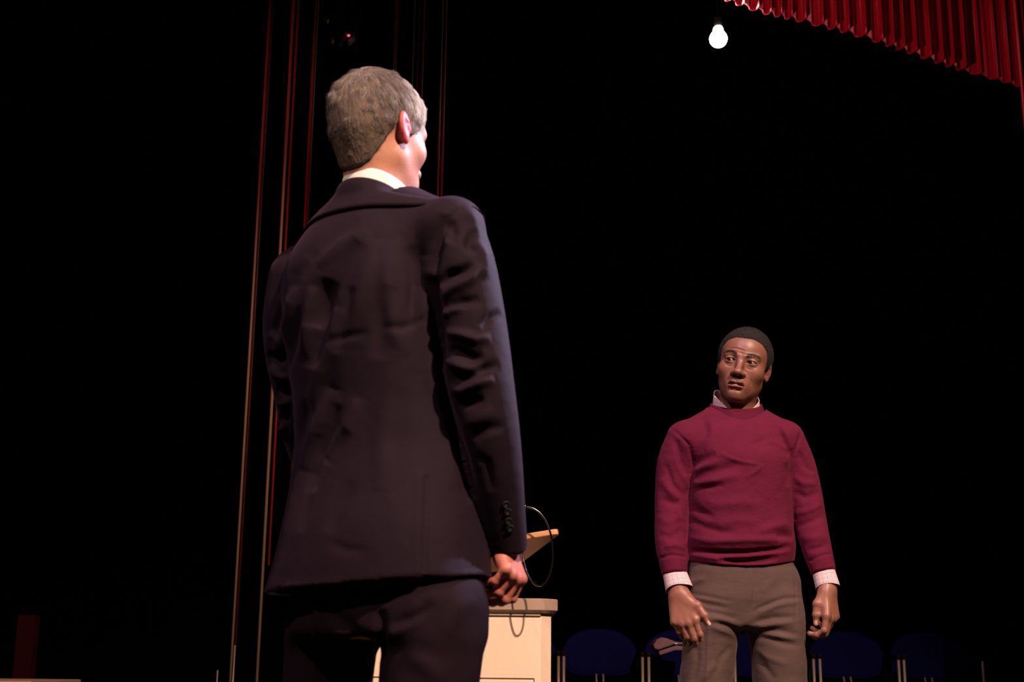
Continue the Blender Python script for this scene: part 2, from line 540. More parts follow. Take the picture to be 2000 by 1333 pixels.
def head_core(p, st):
    """skull, jaw and neck without ears; p in head frame, z = 0 at eye level, y forward"""
    x = np.abs(p[:, 0]); q = p.copy(); q[:, 0] = x
    wj = st.get('jaw', 1.0)
    d = ell(q, (0, -0.014, 0.040), (0.0755, 0.099, 0.085))
    d = smin(d, ell(q, (0, 0.022, 0.036), (0.066, 0.064, 0.060)), 0.02)
    d = smin(d, ell(q, (0, -0.052, -0.012), (0.054, 0.047, 0.045)), 0.03)
    d = smin(d, ell(q, (0, 0.022, -0.032), (0.0635, 0.060, 0.070)), 0.03)
    d = smin(d, ell(q, (0, 0.040, -0.072), (0.040 * wj, 0.044, 0.036)), 0.025)
    d = smin(d, cap(q, (0.045 * wj, 0.002, -0.052), (0.013, 0.062, -0.101), 0.013, 0.014), 0.032)
    d = smin(d, ell(q, (0, 0.071, -0.104), (0.020, 0.017, 0.017)), 0.02)
    d = smin(d, ell(q, (0.045, 0.050, -0.024), (0.020, 0.020, 0.018)), 0.03)     # cheek bone
    d = smin(d, cap(q, (0.010, 0.084, 0.018), (0.046, 0.068, 0.021), 0.0085, 0.008), 0.014)  # brow
    d = smin(d, ell(q, (0, 0.074, -0.071), (0.030, 0.022, 0.026)), 0.02)          # muzzle
    d = smin(d, chain(q, [(0, -0.024, -0.06), (0, st.get('nk', -0.030), -0.14), (0, st.get('nk', -0.030) * 1.1, -0.20)], [0.055 * st.get('nr', 1.0), 0.0545 * st.get('nr', 1.0), 0.057 * st.get('nr', 1.0)]), 0.03)
    return d


def head_sdf(p, st):
    d = head_core(p, st)
    q = p.copy(); q[:, 0] = np.abs(p[:, 0])
    ew = st.get('eye', 0.0325)
    # eye socket
    d = smax(d, -ell(q, (ew, 0.099, 0.004), (0.019, 0.0145, 0.0125)), 0.012)
    # eye lids around the ball
    lid = ell(q, (ew, 0.0725, 0.002), (0.0155, 0.0140, 0.0132))
    d = smin(d, lid, 0.005)
    op = st.get('open', 0.0052)
    e = ((q[:, 0] - ew) / 0.0138) ** 2 + ((q[:, 2] - 0.0018 + 0.02 * (q[:, 0] - ew)) / op) ** 2
    e = (np.sqrt(e) - 1) * op
    e = np.maximum(e, 0.076 - q[:, 1])
    d = smax(d, -e, 0.0016)
    # nose
    nw = st.get('nose', 1.0)
    d = smin(d, cap(q, (0, 0.080, 0.010), (0, 0.1030, -0.034), 0.0080, 0.0095), 0.014)
    d = smin(d, ell(q, (0, 0.1035, -0.0385), (0.0125 * nw, 0.0120, 0.0098)), 0.008)
    d = smin(d, ell(q, (0.0132 * nw, 0.0930, -0.0410), (0.0080 * nw, 0.0110, 0.0080)), 0.009)
    d = smax(d, -ell(q, (0.0078 * nw, 0.0985, -0.0505), (0.0050 * nw, 0.0072, 0.0062)), 0.003)
    # lips
    lp = st.get('lip', 1.0)
    zc = -0.0735
    bow = 0.0008 * np.exp(-((q[:, 0] - 0.007) / 0.005) ** 2)
    ql = q.copy(); ql[:, 2] -= bow
    d = smin(d, chain(ql, [(0, 0.0955, zc + 0.0055), (0.012, 0.0930, zc + 0.0050), (0.0255, 0.0820, zc + 0.0002)], [0.0052 * lp, 0.0048 * lp, 0.0026]), 0.004)
    d = smin(d, chain(q, [(0, 0.0935, zc - 0.0073), (0.011, 0.0915, zc - 0.0067), (0.0250, 0.0815, zc - 0.0016)], [0.0058 * lp, 0.0053 * lp, 0.0028]), 0.004)
    mo = np.maximum(np.abs(q[:, 2] - zc + 0.006 * (q[:, 0] / 0.026) ** 2 * 0.3) - 0.0013 * np.clip(1.2 - q[:, 0] / 0.026, 0, 1), 0.0885 - q[:, 1] - 0.30 * q[:, 0])
    mo = np.maximum(mo, q[:, 0] - 0.0245)
    sl = chain(q, [(0, 0.1000, zc - 0.0003), (0.013, 0.0970, zc - 0.0006), (0.0245, 0.0865, zc - 0.0016)], [0.0022, 0.0019, 0.0015])
    d = smax(d, -sl, 0.003)
    d = smin(d, ell(q, (0, 0.0, 0), (0.001, 0.001, 0.001)), 0.001)
    # philtrum and chin crease
    d = smax(d, -cap(q, (0, 0.1010, -0.055), (0, 0.1015, -0.063), 0.0014), 0.006)
    d = smax(d, -cap(q, (0, 0.098, -0.0905), (0.014, 0.094, -0.0900), 0.0020), 0.012)
    d = np.minimum(smin(d, ear(p, 1), 0.004), smin(d, ear(p, -1), 0.004))
    return d


def hairline(az):
    a = np.array([0, 18, 36, 50, 58, 66, 76, 84, 92, 104, 116, 130, 150, 180.])
    z = np.array([0.074, 0.076, 0.068, 0.052, 0.030, 0.000, -0.006, 0.016, 0.030, 0.020, -0.020, -0.050, -0.068, -0.072])
    return np.interp(az, a, z)


def hair_side(p, line=hairline):
    az = np.degrees(np.arctan2(np.abs(p[:, 0]), p[:, 1] + 0.012))
    return p[:, 2] - line(az)


HAND_DIM = dict(base=[(0.031, -0.086), (0.010, -0.091), (-0.011, -0.087), (-0.030, -0.078)],
                seg=[(0.042, 0.026, 0.021), (0.046, 0.030, 0.022), (0.042, 0.028, 0.022), (0.033, 0.021, 0.019)],
                rad=[(0.0098, 0.0088, 0.0080, 0.0070), (0.0100, 0.0090, 0.0082, 0.0072), (0.0094, 0.0085, 0.0077, 0.0068), (0.0085, 0.0075, 0.0068, 0.0060)])


def hand_joints(curl, spread, thumb):
    """hand frame: x thumb side, y back of hand, z towards the wrist; returns chains"""
    out = []
    for i in range(4):
        bx, bz = HAND_DIM['base'][i]
        p = np.array([bx, 0.0, bz]); pts = [p]
        a = 0.0
        sp = math.radians(spread[i])
        for s, c in zip(HAND_DIM['seg'][i], curl[i]):
            a += math.radians(c)
            d = np.array([math.sin(sp) * math.cos(a), -math.sin(a), -math.cos(a) * math.cos(sp)])
            p = p + d * s; pts.append(p)
        out.append((pts, HAND_DIM['rad'][i]))
    tp = [np.array(q, float) for q in thumb]
    out.append((tp, (0.0160, 0.0125, 0.0105, 0.0078)))
    return out


def hand_sdf(q, J):
    d = chain(q, [(0.0, 0.0, 0.07), (0.0, 0, 0.03), (0.0, 0, 0.0)], [0.026, 0.0250, 0.024], 0.01)
    d = smin(d, ell(q, (0.0, 0, -0.010), (0.029, 0.0185, 0.035)), 0.02)
    for (bx, bz), s in zip(HAND_DIM['base'], (0.0120, 0.0122, 0.0116, 0.0108)):
        d = smin(d, cap(q, (bx * 0.5, 0.001, -0.012), (bx, 0.0005, bz), 0.014, s), 0.012)
    d = smin(d, ell(q, (-0.020, -0.008, -0.045), (0.016, 0.014, 0.034)), 0.014)
    for i, (pts, rs) in enumerate(J):
        k = 0.007 if i < 4 else 0.016
        f = None
        for j in range(len(pts) - 1):
            e = cap(q, pts[j], pts[j + 1], rs[j], rs[j + 1])
            f = e if f is None else smin(f, e, 0.004)
            if j > 0: f = smin(f, np.sqrt(((q - pts[j].astype(np.float32)) ** 2).sum(1)) - rs[j] * 1.07, 0.004)
        d = smin(d, f, k)
    return d


def nail_mask(q, J, back=None):
    """1 on the finger nails"""
    m = np.zeros(len(q))
    for i, (pts, rs) in enumerate(J):
        a, b = pts[-2], pts[-1]
        t = (b - a) / np.linalg.norm(b - a)
        if i < 4: up = np.array([0, 1.0, 0])
        else: up = np.array(back if back is not None else [0.5, 0.8, 0.0])
        up = up - t * (up @ t); up /= np.linalg.norm(up)
        sd = np.cross(t, up)
        e = q - (b - t * 0.0015)
        along = e @ t; side = e @ sd; h = e @ up
        r = rs[-1]
        mm = (np.abs(along) < 0.0075) & (np.abs(side) < r * 0.68) & (h > r * 0.45) & (h < r * 1.8)
        m = np.maximum(m, mm.astype(float))
    return m


def to_local(P, o, R): return ((P - np.asarray(o, np.float32)) @ np.asarray(R, np.float32)).astype(np.float32)


def merge(parts):
    V = []; Q = []; Cc = []; n = 0
    for v, q, c in parts:
        V.append(v); Q.append(q + n); Cc.append(c); n += len(v)
    return np.vstack(V), np.vstack(Q), np.vstack(Cc)


def gauss(q, c, r):
    return np.exp(-(((q - np.asarray(c)) / np.asarray(r)) ** 2).sum(1))


def eyeball(parent, centre, gaze, r=0.0120):
    g = Vector(gaze).normalized(); R = g.to_track_quat('Z', 'Y').to_matrix()
    nr, ns = 30, 32
    V = []; Cc = []
    for i in range(nr + 1):
        th = math.pi * i / nr * 0.999 + 0.0005
        for k in range(ns):
            ph = 2 * math.pi * k / ns
            rr = r * (1.035 if th < 0.42 else 1.0)
            p = R @ Vector((math.sin(th) * math.cos(ph), math.sin(th) * math.sin(ph), math.cos(th))) * rr
            V.append(np.array(p) + centre)
            if th < 0.19: c = (0.003, 0.002, 0.002)
            elif th < 0.50: c = (0.022, 0.010, 0.006)
            else: c = (0.20, 0.155, 0.14)
            Cc.append(c)
    Fc = [(i * ns + k, i * ns + (k + 1) % ns, (i + 1) * ns + (k + 1) % ns, (i + 1) * ns + k) for i in range(nr) for k in range(ns)]
    o = obj('eye', V, [f[::-1] for f in Fc], M_eye, parent, True, cols=np.array(Cc))
    return o


M_eye = mat('eye_surface', rough=0.08, attr='Col', spec=0.6)


def hair_material(name, stops, rough=0.55):
    m = bpy.data.materials.new(name); m.use_nodes = True
    nt = m.node_tree; N = nt.nodes; L = nt.links; b = N['Principled BSDF']
    a = N.new('ShaderNodeAttribute'); a.attribute_name = 'hcol'
    L.new(a.outputs['Color'], b.inputs['Base Color'])
    b.inputs['Roughness'].default_value = rough
    b.inputs['Specular IOR Level'].default_value = 0.25
    return m


def hair_curves(name, roots, dirs, length, steps, radius, cols, m, parent, fn):
    n = len(roots)
    hc = bpy.data.hair_curves.new(name)
    hc.add_curves([steps] * n)
    P = np.zeros((n, steps, 3), np.float32)
    P[:, 0] = roots
    for j in range(1, steps):
        P[:, j] = P[:, j - 1] + fn(P[:, j - 1], dirs, j / (steps - 1)) * (length / (steps - 1))[:, None]
    hc.attributes['position'].data.foreach_set('vector', P.reshape(-1, 3).ravel())
    ra = hc.attributes.get('radius') or hc.attributes.new('radius', 'FLOAT', 'POINT')
    rr = np.tile(np.linspace(1, 0.45, steps) * radius, n).astype(np.float32)
    ra.data.foreach_set('value', rr)
    ca = hc.attributes.new('hcol', 'FLOAT_COLOR', 'CURVE')
    c4 = np.ones((n, 4), np.float32); c4[:, :3] = cols
    ca.data.foreach_set('color', c4.ravel())
    hc.materials.append(m)
    o = bpy.data.objects.new(name, hc); COL.objects.link(o); o.parent = parent
    return o


def sample_surface(V, Q, mask, n):
    fm = mask[Q].all(1); q = Q[fm]
    a, b, c, d = [V[q[:, i]] for i in range(4)]
    area = np.linalg.norm(np.cross(c - a, d - b), axis=1)
    pick = rng.choice(len(q), n, p=area / area.sum())
    s = rng.random((n, 1)); t = rng.random((n, 1))
    p = (a[pick] * (1 - s) + b[pick] * s) * (1 - t) + (d[pick] * (1 - s) + c[pick] * s) * t
    return p, q[pick, 0]


def shoes(base_l, toes, parent):
    """pair of leather shoes; toes = forward directions"""
    for c, f in zip(base_l, toes):
        f = np.array([f[0], f[1], 0.0]); f /= np.linalg.norm(f); s = np.cross(f, [0, 0, 1])
        R = np.stack([s, f, [0, 0, 1]], 1)

        def fs(P):
            q = to_local(P, (c[0], c[1], 0), R)
            d = ell(q, (0, 0.06, 0.035), (0.047, 0.15, 0.040))
            d = smin(d, ell(q, (0, -0.035, 0.055), (0.040, 0.060, 0.058)), 0.03)
            return np.maximum(d, 0.004 - q[:, 2])
        v, q = sdf_mesh(fs, (c[0] - 0.24, c[1] - 0.24, -0.02), (c[0] + 0.24, c[1] + 0.24, 0.14), 0.006)
        obj('shoe', v, q, M_shoe, parent)


# ================================================================== man in the burgundy sweater
Y2 = 4.00
b2 = W(1455, 1100, Y2); B2 = np.array([b2[0], Y2, 0.0])


def L2(u, v, dy=0.0): return W(u, v, Y2 + dy) - B2


man2 = thing('person', 'man standing with arms hanging, in burgundy knit sweater over checked shirt and brown-grey trousers', 'person', tuple(B2))

H2o = L2(1453, 718, 0.0) + np.array([0, 0.012, 0])
H2R = head_frame((-math.sin(math.radians(15)), -math.cos(math.radians(15)), 0.03), 0, 0)
H2R = rot(H2R[:, 1], -12) @ H2R
ST2 = dict(nose=1.13, lip=1.2, jaw=0.94, open=0.0052, nk=-0.026)
hs2 = 1.0

# arms and hands of this man
RA = [L2(1340, 862, 0.0), L2(1321, 905, 0.01), L2(1314, 960, 0.01), L2(1311, 1010, 0.0), L2(1310, 1060, -0.02), L2(1315, 1098, -0.035), L2(1318, 1124, -0.045)]
RAr = [0.062, 0.058, 0.053, 0.049, 0.046, 0.041, 0.036]
LA = [L2(1532, 862, 0.0), L2(1556, 910, 0.01), L2(1572, 965, 0.01), L2(1582, 1015, 0.0), L2(1592, 1060, -0.02), L2(1602, 1096, -0.035), L2(1609, 1120, -0.045)]
LAr = [0.062, 0.056, 0.051, 0.048, 0.045, 0.040, 0.035]


def frame_from(xa, ya, za):
    """orthonormal hand frame from the wrist axis za (towards the arm) and a rough thumb direction xa"""
    za = np.array(za, float); za /= np.linalg.norm(za)
    xa = np.array(xa, float); xa -= za * (xa @ za); xa /= np.linalg.norm(xa)
    yb = np.cross(za, xa)
    if yb @ np.array(ya) < 0: yb = -yb
    return np.stack([xa, yb, za], 1)


# right hand: back of the hand to the viewer, thumb towards the thigh
RW = L2(1326, 1160, -0.06)
RHR = frame_from((0.92, -0.25, 0.0), (-0.25, -0.95, 0.0), RW - (L2(1336, 1210, -0.075)))
RJ = hand_joints([(14, 22, 12), (18, 28, 14), (24, 32, 18), (28, 32, 20)], [7, 10, 13, 17],
                 [(0.018, -0.002, -0.020), (0.045, 0.004, -0.046), (0.060, 0.004, -0.078), (0.067, 0.000, -0.104)], )
# left hand: seen from the thumb side, palm turned to the thigh
LW = L2(1616, 1150, -0.055)
LHR = frame_from((-0.62, -0.78, 0.0), (0.80, -0.6, 0.0), LW - (L2(1623, 1200, -0.07)))
LJ = hand_joints([(18, 52, 36), (30, 55, 40), (38, 55, 40), (42, 55, 40)], [0, 2, 5, 8],
                 [(0.016, -0.008, -0.020), (0.034, -0.022, -0.048), (0.034, -0.030, -0.078), (0.030, -0.036, -0.102)])


def yawrow(yp, xl, xr, b, dy, yaw, f):
    c = f((xl + xr) / 2, yp, dy); w = abs(f(xr, yp, dy)[0] - f(xl, yp, dy)[0]) / 2
    a = math.sqrt(max(w * w - (b * math.sin(yaw)) ** 2, 0.0004)) / math.cos(yaw)
    return (c[2], c[0], c[1], a, b)


sw_rows = [yawrow(y, l, r, b, dy, math.radians(-6), L2) for y, l, r, b, dy in
           [(1112, 1343, 1547, 0.118, 0.0), (1100, 1341, 1549, 0.118, 0.0), (1084, 1340, 1551, 0.122, 0.0), (1065, 1339, 1553, 0.126, 0.0), (1040, 1341, 1549, 0.122, 0.0),
            (1000, 1344, 1545, 0.118, 0.0), (950, 1348, 1544, 0.118, 0.0), (900, 1348, 1546, 0.118, 0.0), (865, 1346, 1544, 0.100, 0.005),
            (838, 1352, 1536, 0.080, 0.012), (818, 1368, 1510, 0.060, 0.020), (804, 1385, 1492, 0.050, 0.025)]]
SW = Stack(sw_rows, math.radians(-6), 2.35, 4)
hemz2 = L2(1440, 1108)[2]


def sweater_arms(p):
    ra = limb(p, RA, RAr); la = limb(p, LA, LAr)
    out = []
    for arm, (lb, ax) in enumerate(((ra, RA), (la, LA))):
        t = (ax[-1] - ax[-2]); t = t / np.linalg.norm(t)
        cut = (p - ax[-1].astype(np.float32)) @ t.astype(np.float32)
        cuffb = cap(p, ax[-1] - t * 0.032, ax[-1], 0.0375 if arm == 0 else 0.0365, 0.0355)
        out.append(smax(smin(lb, cuffb, 0.004), cut, 0.004))
    return np.minimum(out[0], out[1])


def sweater_trunk(p):
    d = SW(p, False)
    d = np.maximum(d, p[:, 2] - (L2(1440, 800)[2]))
    sh = np.minimum(cap(p, L2(1400, 828, 0.012), RA[0] + np.array([0, 0, 0.006]), 0.046, 0.050), cap(p, L2(1474, 830, 0.012), LA[0] + np.array([0, 0, 0.006]), 0.046, 0.050))
    d = smin(d, sh, 0.035)
    return d


def sweater(p):
    d = sweater_trunk(p)
    e = p - nb.astype(np.float32)
    pl = e @ nz.astype(np.float32) + 0.029
    rad = np.sqrt((e @ nx.astype(np.float32)) ** 2 + (e @ ny.astype(np.float32)) ** 2) - 0.090
    d = smax(d, np.minimum(pl, -rad), 0.003)
    # hem is cut with a sag at the front and hollow inside
    hem = hemz2 + 0.020 * np.clip(((p[:, 0] - L2(1440, 1100)[0]) / 0.16) ** 2, 0, 1.2) - 0.006
    torso = SW(p, False)
    cut = np.where(torso < 0.03, hem - p[:, 2], -1)
    d = smax(d, cut, 0.005)
    inner = np.maximum(torso + 0.012, p[:, 2] - (hem + 0.07))
    d = smax(d, -inner, 0.003)
    return smin(d, sweater_arms(p), 0.012)


nb = L2(1438, 802, 0.030)
nx = np.array([1, 0, 0.0]); ny = np.array([0, 0.95, 0.31]); ny /= np.linalg.norm(ny); nz = np.cross(nx, ny)
v, q = sdf_mesh(sweater, (-0.36, -0.24, 0.98), (0.34, 0.22, 1.66), 0.0042)
S2 = [
    # armholes
    ([(1312, 838), (1326, 850), (1345, 868), (1354, 900), (1352, 940)], 3.2, -0.004), ([(1305, 845), (1320, 862), (1336, 890), (1344, 930)], 9, -0.003),
    ([(1566, 838), (1560, 862), (1549, 890), (1545, 930)], 3.2, -0.004),
    # pulls at the right armpit
    ([(1352, 910), (1372, 898), (1398, 886)], 9, -0.006), ([(1356, 935), (1385, 925), (1425, 914), (1455, 900)], 11, -0.005),
    ([(1352, 925), (1375, 912), (1405, 902)], 7, 0.004), ([(1350, 950), (1390, 940), (1440, 926)], 9, 0.006),
    ([(1352, 955), (1385, 952), (1415, 948)], 6, -0.004),
    # chest diagonal creases
    ([(1405, 885), (1425, 895), (1450, 903), (1485, 908)], 4, 0.003),
    ([(1455, 935), (1475, 922), (1492, 908)], 4, 0.0025), ([(1462, 872), (1485, 862), (1508, 850)], 4, -0.0025),
    ([(1500, 862), (1520, 868), (1540, 880)], 4, 0.0025), ([(1525, 830), (1536, 850), (1545, 880)], 7, 0.004),
    ([(1515, 832), (1528, 856), (1542, 892)], 6, -0.004), ([(1534, 905), (1542, 925), (1538, 950)], 6, -0.004),
    ([(1370, 815), (1378, 835), (1380, 860)], 9, -0.004), ([(1385, 820), (1392, 845), (1375, 880)], 8, 0.003),
    # belly folds
    ([(1345, 985), (1365, 1000), (1395, 1012)], 8, -0.005), ([(1344, 1015), (1375, 1030), (1410, 1040), (1440, 1042)], 8, -0.005),
    ([(1360, 975), (1400, 985), (1450, 982), (1490, 985)], 12, 0.004), ([(1400, 1025), (1440, 1018), (1490, 1022)], 10, 0.003),
    ([(1545, 1035), (1530, 1025), (1510, 1030), (1470, 1045)], 9, 0.005), ([(1548, 1052), (1532, 1046), (1515, 1052)], 8, -0.006),
    ([(1342, 1050), (1390, 1058), (1450, 1056), (1545, 1055)], 7, 0.006),
    ([(1345, 1076), (1400, 1080), (1460, 1080), (1520, 1074), (1546, 1066)], 5, -0.011),
    ([(1400, 1092), (1440, 1098), (1480, 1096), (1520, 1090)], 6, -0.008), ([(1345, 1084), (1400, 1092), (1440, 1088), (1545, 1078)], 4, 0.004),
    # right sleeve
    ([(1318, 860), (1328, 895), (1338, 930)], 6, -0.005), ([(1322, 900), (1335, 935), (1345, 955)], 5, 0.003),
    ([(1300, 905), (1312, 945), (1330, 965), (1346, 968)], 6, -0.004), ([(1292, 935), (1308, 960), (1335, 985)], 7, 0.004),
    ([(1290, 975), (1315, 985), (1338, 975)], 7, -0.004), ([(1284, 1010), (1305, 1020), (1335, 1005)], 8, 0.003),
    ([(1318, 1000), (1328, 1030), (1335, 1060)], 6, -0.004), ([(1285, 1045), (1310, 1050), (1335, 1035)], 8, -0.003),
    ([(1298, 1070), (1320, 1065), (1338, 1072)], 6, 0.004), ([(1290, 1090), (1312, 1084), (1336, 1088)], 2.2, -0.003, 0),
    # left sleeve
    ([(1560, 880), (1572, 910), (1590, 925)], 6, -0.004), ([(1548, 930), (1570, 945), (1596, 945)], 7, 0.004),
    ([(1550, 960), (1572, 972), (1600, 965)], 7, -0.004), ([(1552, 1005), (1575, 1000), (1606, 985)], 7, 0.004),
    ([(1556, 1030), (1580, 1020), (1608, 1010)], 6, -0.004), ([(1560, 1050), (1590, 1052), (1616, 1042)], 8, 0.003),
    ([(1575, 1075), (1596, 1072), (1620, 1062)], 6, -0.004), ([(1582, 1096), (1604, 1086), (1622, 1082)], 2.2, -0.0025, 0),
]
v = folds(v, q, B2, [(s[0], s[1], s[2] * 1.6) + tuple(s[3:]) for s in S2])
obj('sweater', v, q, M_sweater, man2)

# neck band, shirt collar and cuffs
V_, F_, U_ = band(nb, nx, ny, nz, (0.0975, 0.088), (0.0765, 0.070), lambda a: -0.035, lambda a: 0.010 + 0.006 * math.cos(a) ** 2, 0.006)
obj('neck_band', V_, F_, M_sweater, man2)
V_, F_, U_ = band(nb + np.array([0, 0, 0.004]), nx, ny, nz, (0.0730, 0.064), (0.0690, 0.061), lambda a: -0.02,
                  lambda a: -0.016 + 0.056 * abs(math.cos(a)) ** 1.3 * (1 if math.cos(a) < 0 else 0.80) + 0.045 * max(0, math.sin(a)), 0.0022)
obj('shirt_collar', V_, F_, M_cuff, man2, uvs=U_)


def cuff(wr, arm_end, ra, name, m, parent, ln=0.034, back=0.02, flare=0.0, rb=None):
    t = np.asarray(wr, float) - arm_end; t /= np.linalg.norm(t)
    x = np.cross(t, [0, 1, 0]); x /= np.linalg.norm(x); y = np.cross(t, x)
    rb = rb or ra
    V_, F_, U_ = band(arm_end, x, y, t, (ra, ra * 0.9), (rb, rb * 0.9), lambda a: -back, lambda a: ln + 0.003 * math.sin(2 * a + 1), 0.0022, n=64,
                      flare=(lambda a, tt: flare * tt * max(0, math.cos(a)) ** 2))
    return obj(name, V_, F_, m, parent, uvs=U_)


cuff(RW, RA[-1], 0.0325, 'shirt_cuff', M_cuff, man2, 0.040, 0.02, 0.008, 0.035)
cuff(LW, LA[-1], 0.0315, 'shirt_cuff', M_cuff, man2, 0.040, 0.02, 0.004, 0.0325)

# trousers
tr_rows = [yawrow(y, l, r, b, dy, math.radians(-6), L2) for y, l, r, b, dy in
           [(1275, 1345, 1560, 0.084, 0.0), (1245, 1341, 1564, 0.087, 0.0), (1210, 1338, 1564, 0.096, 0.0), (1170, 1339, 1563, 0.106, 0.0), (1135, 1340, 1563, 0.108, 0.0),
            (1115, 1342, 1556, 0.108, 0.0), (1098, 1345, 1546, 0.100, 0.0), (1075, 1347, 1540, 0.095, 0.0)]]
TR = Stack(tr_rows, math.radians(-6), 2.5, 4)
crz = L2(1455, 1243)[2]
zf = 0.06
legR = [L2(1395, 1180, -0.014), L2(1391, 1215, -0.014), L2(1386, 1262, -0.010), L2(1383, 1300, -0.005), L2(1380, 1340), np.array([-0.115, 0.0, 0.50]), np.array([-0.125, 0.01, 0.28]), np.array([-0.13, 0.01, 0.06])]
legL = [L2(1507, 1180, -0.014), L2(1514, 1215, -0.014), L2(1519, 1262, -0.010), L2(1522, 1300, -0.005), L2(1524, 1340), np.array([0.115, 0.0, 0.50]), np.array([0.125, 0.01, 0.28]), np.array([0.13, 0.01, 0.06])]
lr = [0.080, 0.084, 0.079, 0.078, 0.077, 0.070, 0.068, 0.072]


def trousers2(p):
    hip = TR(p, False)
    hip = smax(hip, L2(1455, 1232)[2] + 0.16 * np.abs(p[:, 0] - L2(1456, 1240)[0]) * 0 - p[:, 2], 0.02)
    hip = np.maximum(hip, p[:, 2] - L2(1445, 1085)[2])
    s = np.array([1.0, 1.0, 1.0], np.float32)
    a = limb(p * s, legR, lr); b = limb(p * s, legL, [r * 1.02 for r in lr])
    legs = smin(a, b, 0.006)
    d = smin(hip, legs, 0.022)
    return np.maximum(d, 0.045 - p[:, 2])


v, q = sdf_mesh(trousers2, (-0.30, -0.22, 0.02), (0.30, 0.22, 1.13), 0.0048)
T2 = [
    ([(1471, 1108), (1473, 1125), (1474, 1150), (1470, 1180), (1464, 1200)], 2.2, -0.003), ([(1465, 1112), (1467, 1150), (1464, 1185)], 5, 0.002),
    ([(1345, 1160), (1375, 1166), (1410, 1174), (1430, 1176)], 5, -0.005), ([(1350, 1172), (1385, 1182), (1425, 1190)], 5, -0.005),
    ([(1350, 1166), (1390, 1172), (1430, 1180)], 4, 0.004), ([(1352, 1190), (1400, 1198), (1440, 1210)], 5, -0.004), ([(1360, 1205), (1410, 1212), (1450, 1222)], 6, 0.005),
    ([(1390, 1214), (1420, 1222), (1445, 1238)], 5, -0.006), ([(1380, 1222), (1410, 1232), (1440, 1246)], 5, 0.004),
    ([(1565, 1168), (1530, 1170), (1490, 1186), (1468, 1196)], 4, -0.005), ([(1562, 1176), (1520, 1182), (1480, 1200)], 6, 0.005),
    ([(1556, 1206), (1510, 1208), (1475, 1216), (1464, 1222)], 6, -0.006), ([(1550, 1216), (1510, 1220), (1478, 1228)], 6, 0.005),
    ([(1560, 1240), (1520, 1232), (1480, 1234), (1462, 1238)], 6, -0.006), ([(1566, 1262), (1530, 1256), (1490, 1244), (1466, 1244)], 7, -0.005),
    ([(1555, 1250), (1520, 1244), (1485, 1240)], 5, 0.005), ([(1476, 1272), (1490, 1300), (1515, 1330)], 7, -0.005), ([(1470, 1268), (1500, 1286), (1540, 1300)], 7, 0.004),
    ([(1455, 1222), (1462, 1240)], 9, -0.004), ([(1360, 1250), (1362, 1290), (1352, 1333)], 6, -0.005),
    ([(1383, 1215), (1383, 1260), (1380, 1345)], 3.0, 0.004, 0), ([(1553, 1110), (1554, 1160), (1556, 1240)], 2.5, -0.002), ([(1345, 1140), (1362, 1136), (1380, 1130)], 6, 0.004),
    ([(1400, 1296), (1385, 1312), (1372, 1333)], 7, 0.005), ([(1428, 1262), (1408, 1285), (1395, 1320)], 6, -0.004), ([(1500, 1110), (1510, 1135), (1490, 1160)], 9, 0.004),
]
v = folds(v, q, B2, [(s[0], s[1], s[2] * 1.0) + tuple(s[3:]) for s in T2])
obj('trousers', v, q, M_pants, man2)
shoes([(-0.13, 0.0), (0.13, 0.0)], [(-0.3, -1), (0.3, -1)], man2)

# body: head, neck, hidden trunk, arms and hands in one mesh
SK2 = np.array([0.205, 0.085, 0.058])


def skin2_head(P):
    h = to_local(P, H2o, H2R)
    return head_sdf(h, ST2)


